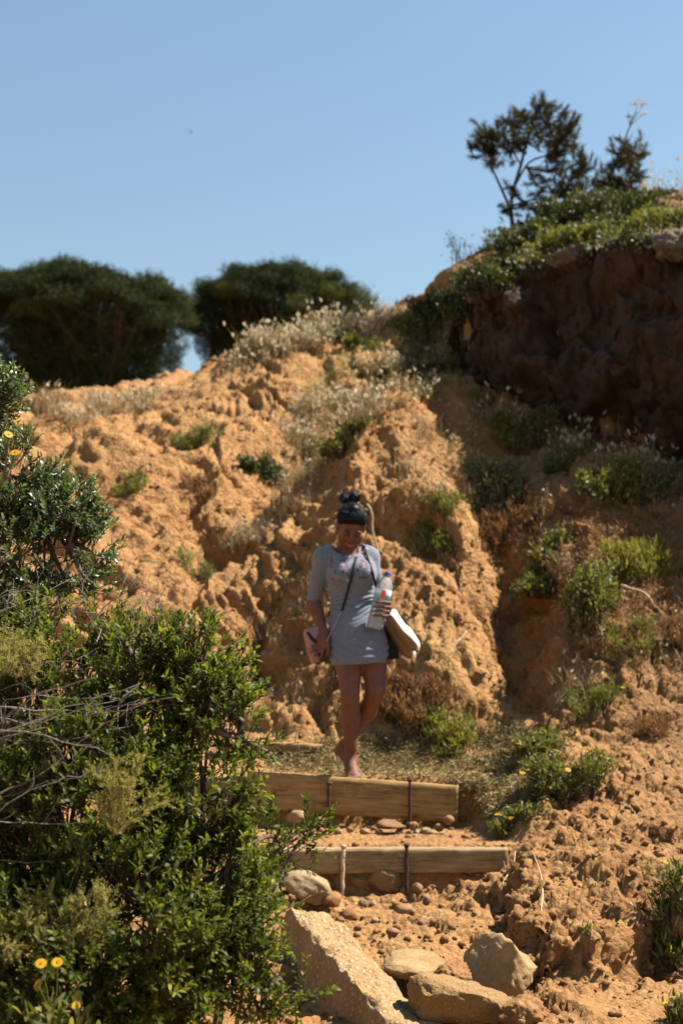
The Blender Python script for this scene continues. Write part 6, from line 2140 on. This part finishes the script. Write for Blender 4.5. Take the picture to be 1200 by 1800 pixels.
bt = empty('water_bottle', wpt(BOT0)); tag(bt, 'clear plastic water bottle with a blue cap in the woman\'s hand', 'bottle')
Rb = Matrix.Rotation(math.atan2(BOT_AX[0], BOT_AX[2]), 3, 'Y')
def bpart(name, prof, mat):
    a = Acc(); lathe(a, prof)
    o = a.build(name, mat, None, True); o.parent = bt; o.matrix_parent_inverse = Matrix.Identity(4)
    return o
bt.rotation_euler = Rb.to_euler()
body = [(.001, .008), (.020, .004), (.038, .0), (.0445, .010), (.046, .03), (.0435, .038), (.046, .046), (.046, .062), (.0435, .07), (.046, .078), (.046, .096), (.0425, .112), (.0425, .135), (.046, .150), (.046, .172), (.0468, .175), (.0468, .222), (.046, .226), (.044, .245), (.037, .268), (.026, .286), (.0155, .297), (.0145, .310), (.0145, .318)]
bpart('shell', body, M['pet'])
wt = [(.001, .010), (.020, .006), (.037, .003), (.0430, .012), (.0445, .03), (.042, .038), (.0445, .046), (.0445, .062), (.042, .07), (.0445, .078), (.0445, .090), (.0443, .091), (.001, .091)]
bpart('water', wt, M['water'])
bpart('label', [(.0475, .173), (.0479, .174), (.0479, .223), (.0475, .224)], M['label'])
bpart('cap', [(.001, .326), (.014, .326), (.0165, .324), (.0170, .309), (.0165, .305), (.015, .304)], M['cap'])
bpart('neck_ring', [(.0145, .300), (.019, .301), (.019, .304), (.0145, .305)], M['cap'])

# pair of white slip-on shoes hanging from the same hand
def shoe(label, heel, toe, sole_n, w=.043):
    """heel, toe in person space; sole_n = direction the tread faces"""
    heel, toe = np.array(heel), np.array(toe)
    L = np.linalg.norm(toe - heel); t = (toe - heel) / L
    n = np.array(sole_n, float); n = n - t * (n @ t); n /= np.linalg.norm(n)
    s = np.cross(t, n)
    up = -n
    root = empty('shoe', wpt(heel)); tag(root, label, 'shoe', 'pair of white slip-on shoes')
    def outline(u):      # half widths left/right along the foot
        a = np.interp(u, [0, .04, .12, .3, .5, .7, .86, .95, 1], [.0, .50, .74, .70, .70, .98, .92, .62, 0]) * w
        return a
    us = np.r_[0, .01, .03, np.linspace(.06, .94, 24), .965, .985, 1]
    def shell(z0, z1, inset, nm, mat):
        V, T = [], []
        for u in us:
            hw = max(outline(u) - inset, .001)
            sh = .006 * math.sin((u - .25) * 5)      # inner curve of the sole
            for z_ in (z0, z1):
                for q_ in (-1, 1):
                    V.append(heel + t * (inset + u * (L - 2 * inset)) + s * (hw * q_ + sh) + up * z_)
        m = len(us)
        for k in range(m - 1):
            a_, b_ = 4 * k, 4 * k + 4
            T += [(a_, a_ + 1, b_ + 1), (a_, b_ + 1, b_), (a_ + 2, b_ + 3, a_ + 3), (a_ + 2, b_ + 2, b_ + 3), (a_, b_, b_ + 2), (a_, b_ + 2, a_ + 2), (a_ + 1, a_ + 3, b_ + 3), (a_ + 1, b_ + 3, b_ + 1)]
        A = Acc(); A.add([wpt(v) for v in V], T)
        o = A.build(nm, mat, root)
        bmm = bmesh.new(); bmm.from_mesh(o.data); bmesh.ops.remove_doubles(bmm, verts=bmm.verts, dist=.0004); bmesh.ops.recalc_face_normals(bmm, faces=bmm.faces); bmm.to_mesh(o.data); bmm.free()
    shell(0, .003, .0035, 'outsole', M['sole'])
    shell(.0028, .020, .0, 'midsole', M['edge'])
    # upper: rows of arches
    V, T = [], []
    nu_ = 26; nv_ = 11
    uu = np.linspace(.01, .99, nu_)
    for u in uu:
        hw = outline(u) * .97; sh = .006 * math.sin((u - .25) * 5)
        op = sstep(.42, .58, u)
        hgt = np.interp(u, [0, .05, .2, .42, .55, .75, .92, 1], [.050, .060, .052, .050, .062, .044, .028, .020])
        for j in range(nv_):
            a_ = math.pi * j / (nv_ - 1)
            x = math.cos(a_); z = math.sin(a_) ** .6
            if op < 1:      # open for the foot: the sides stay, the top folds in
                z = min(z, .92); x = x if abs(x) > .5 else math.copysign(.5 + (0.5 - abs(x)) * (op), x if x else 1)
                z = z if abs(math.cos(a_)) > .5 else z * (.25 + .75 * op)
            V.append(heel + t * (u * L) + s * (hw * x + sh) + up * (.018 + hgt * z))
    for i in range(nu_ - 1):
        for j in range(nv_ - 1):
            k = i * nv_ + j
            T += [(k, k + 1, k + nv_ + 1), (k, k + nv_ + 1, k + nv_)]
    A = Acc(); A.add([wpt(v) for v in V], T); A.build('upper', M['white_canvas'], root, True)
    A = Acc(); c_ = []
    for q_ in np.linspace(0, 2 * math.pi, 20):
        c_.append(wpt(heel + t * (.27 + .19 * math.cos(q_)) * L + s * (.021 * math.sin(q_)) + up * (.074 + .004 * math.cos(q_))))
    tube(A, c_, .003, 5); A.build('collar', M['black_leather'], root, True)
shoe('white slip-on shoe with its tan sole turned to the camera', (.188, -.085, .895), (.362, -.075, .690), (-.66, -.62, -.40))
shoe('second white shoe hanging lower, behind the sole of the first', (.180, -.015, .862), (.338, -.02, .650), (-.70, -.62, -.40))
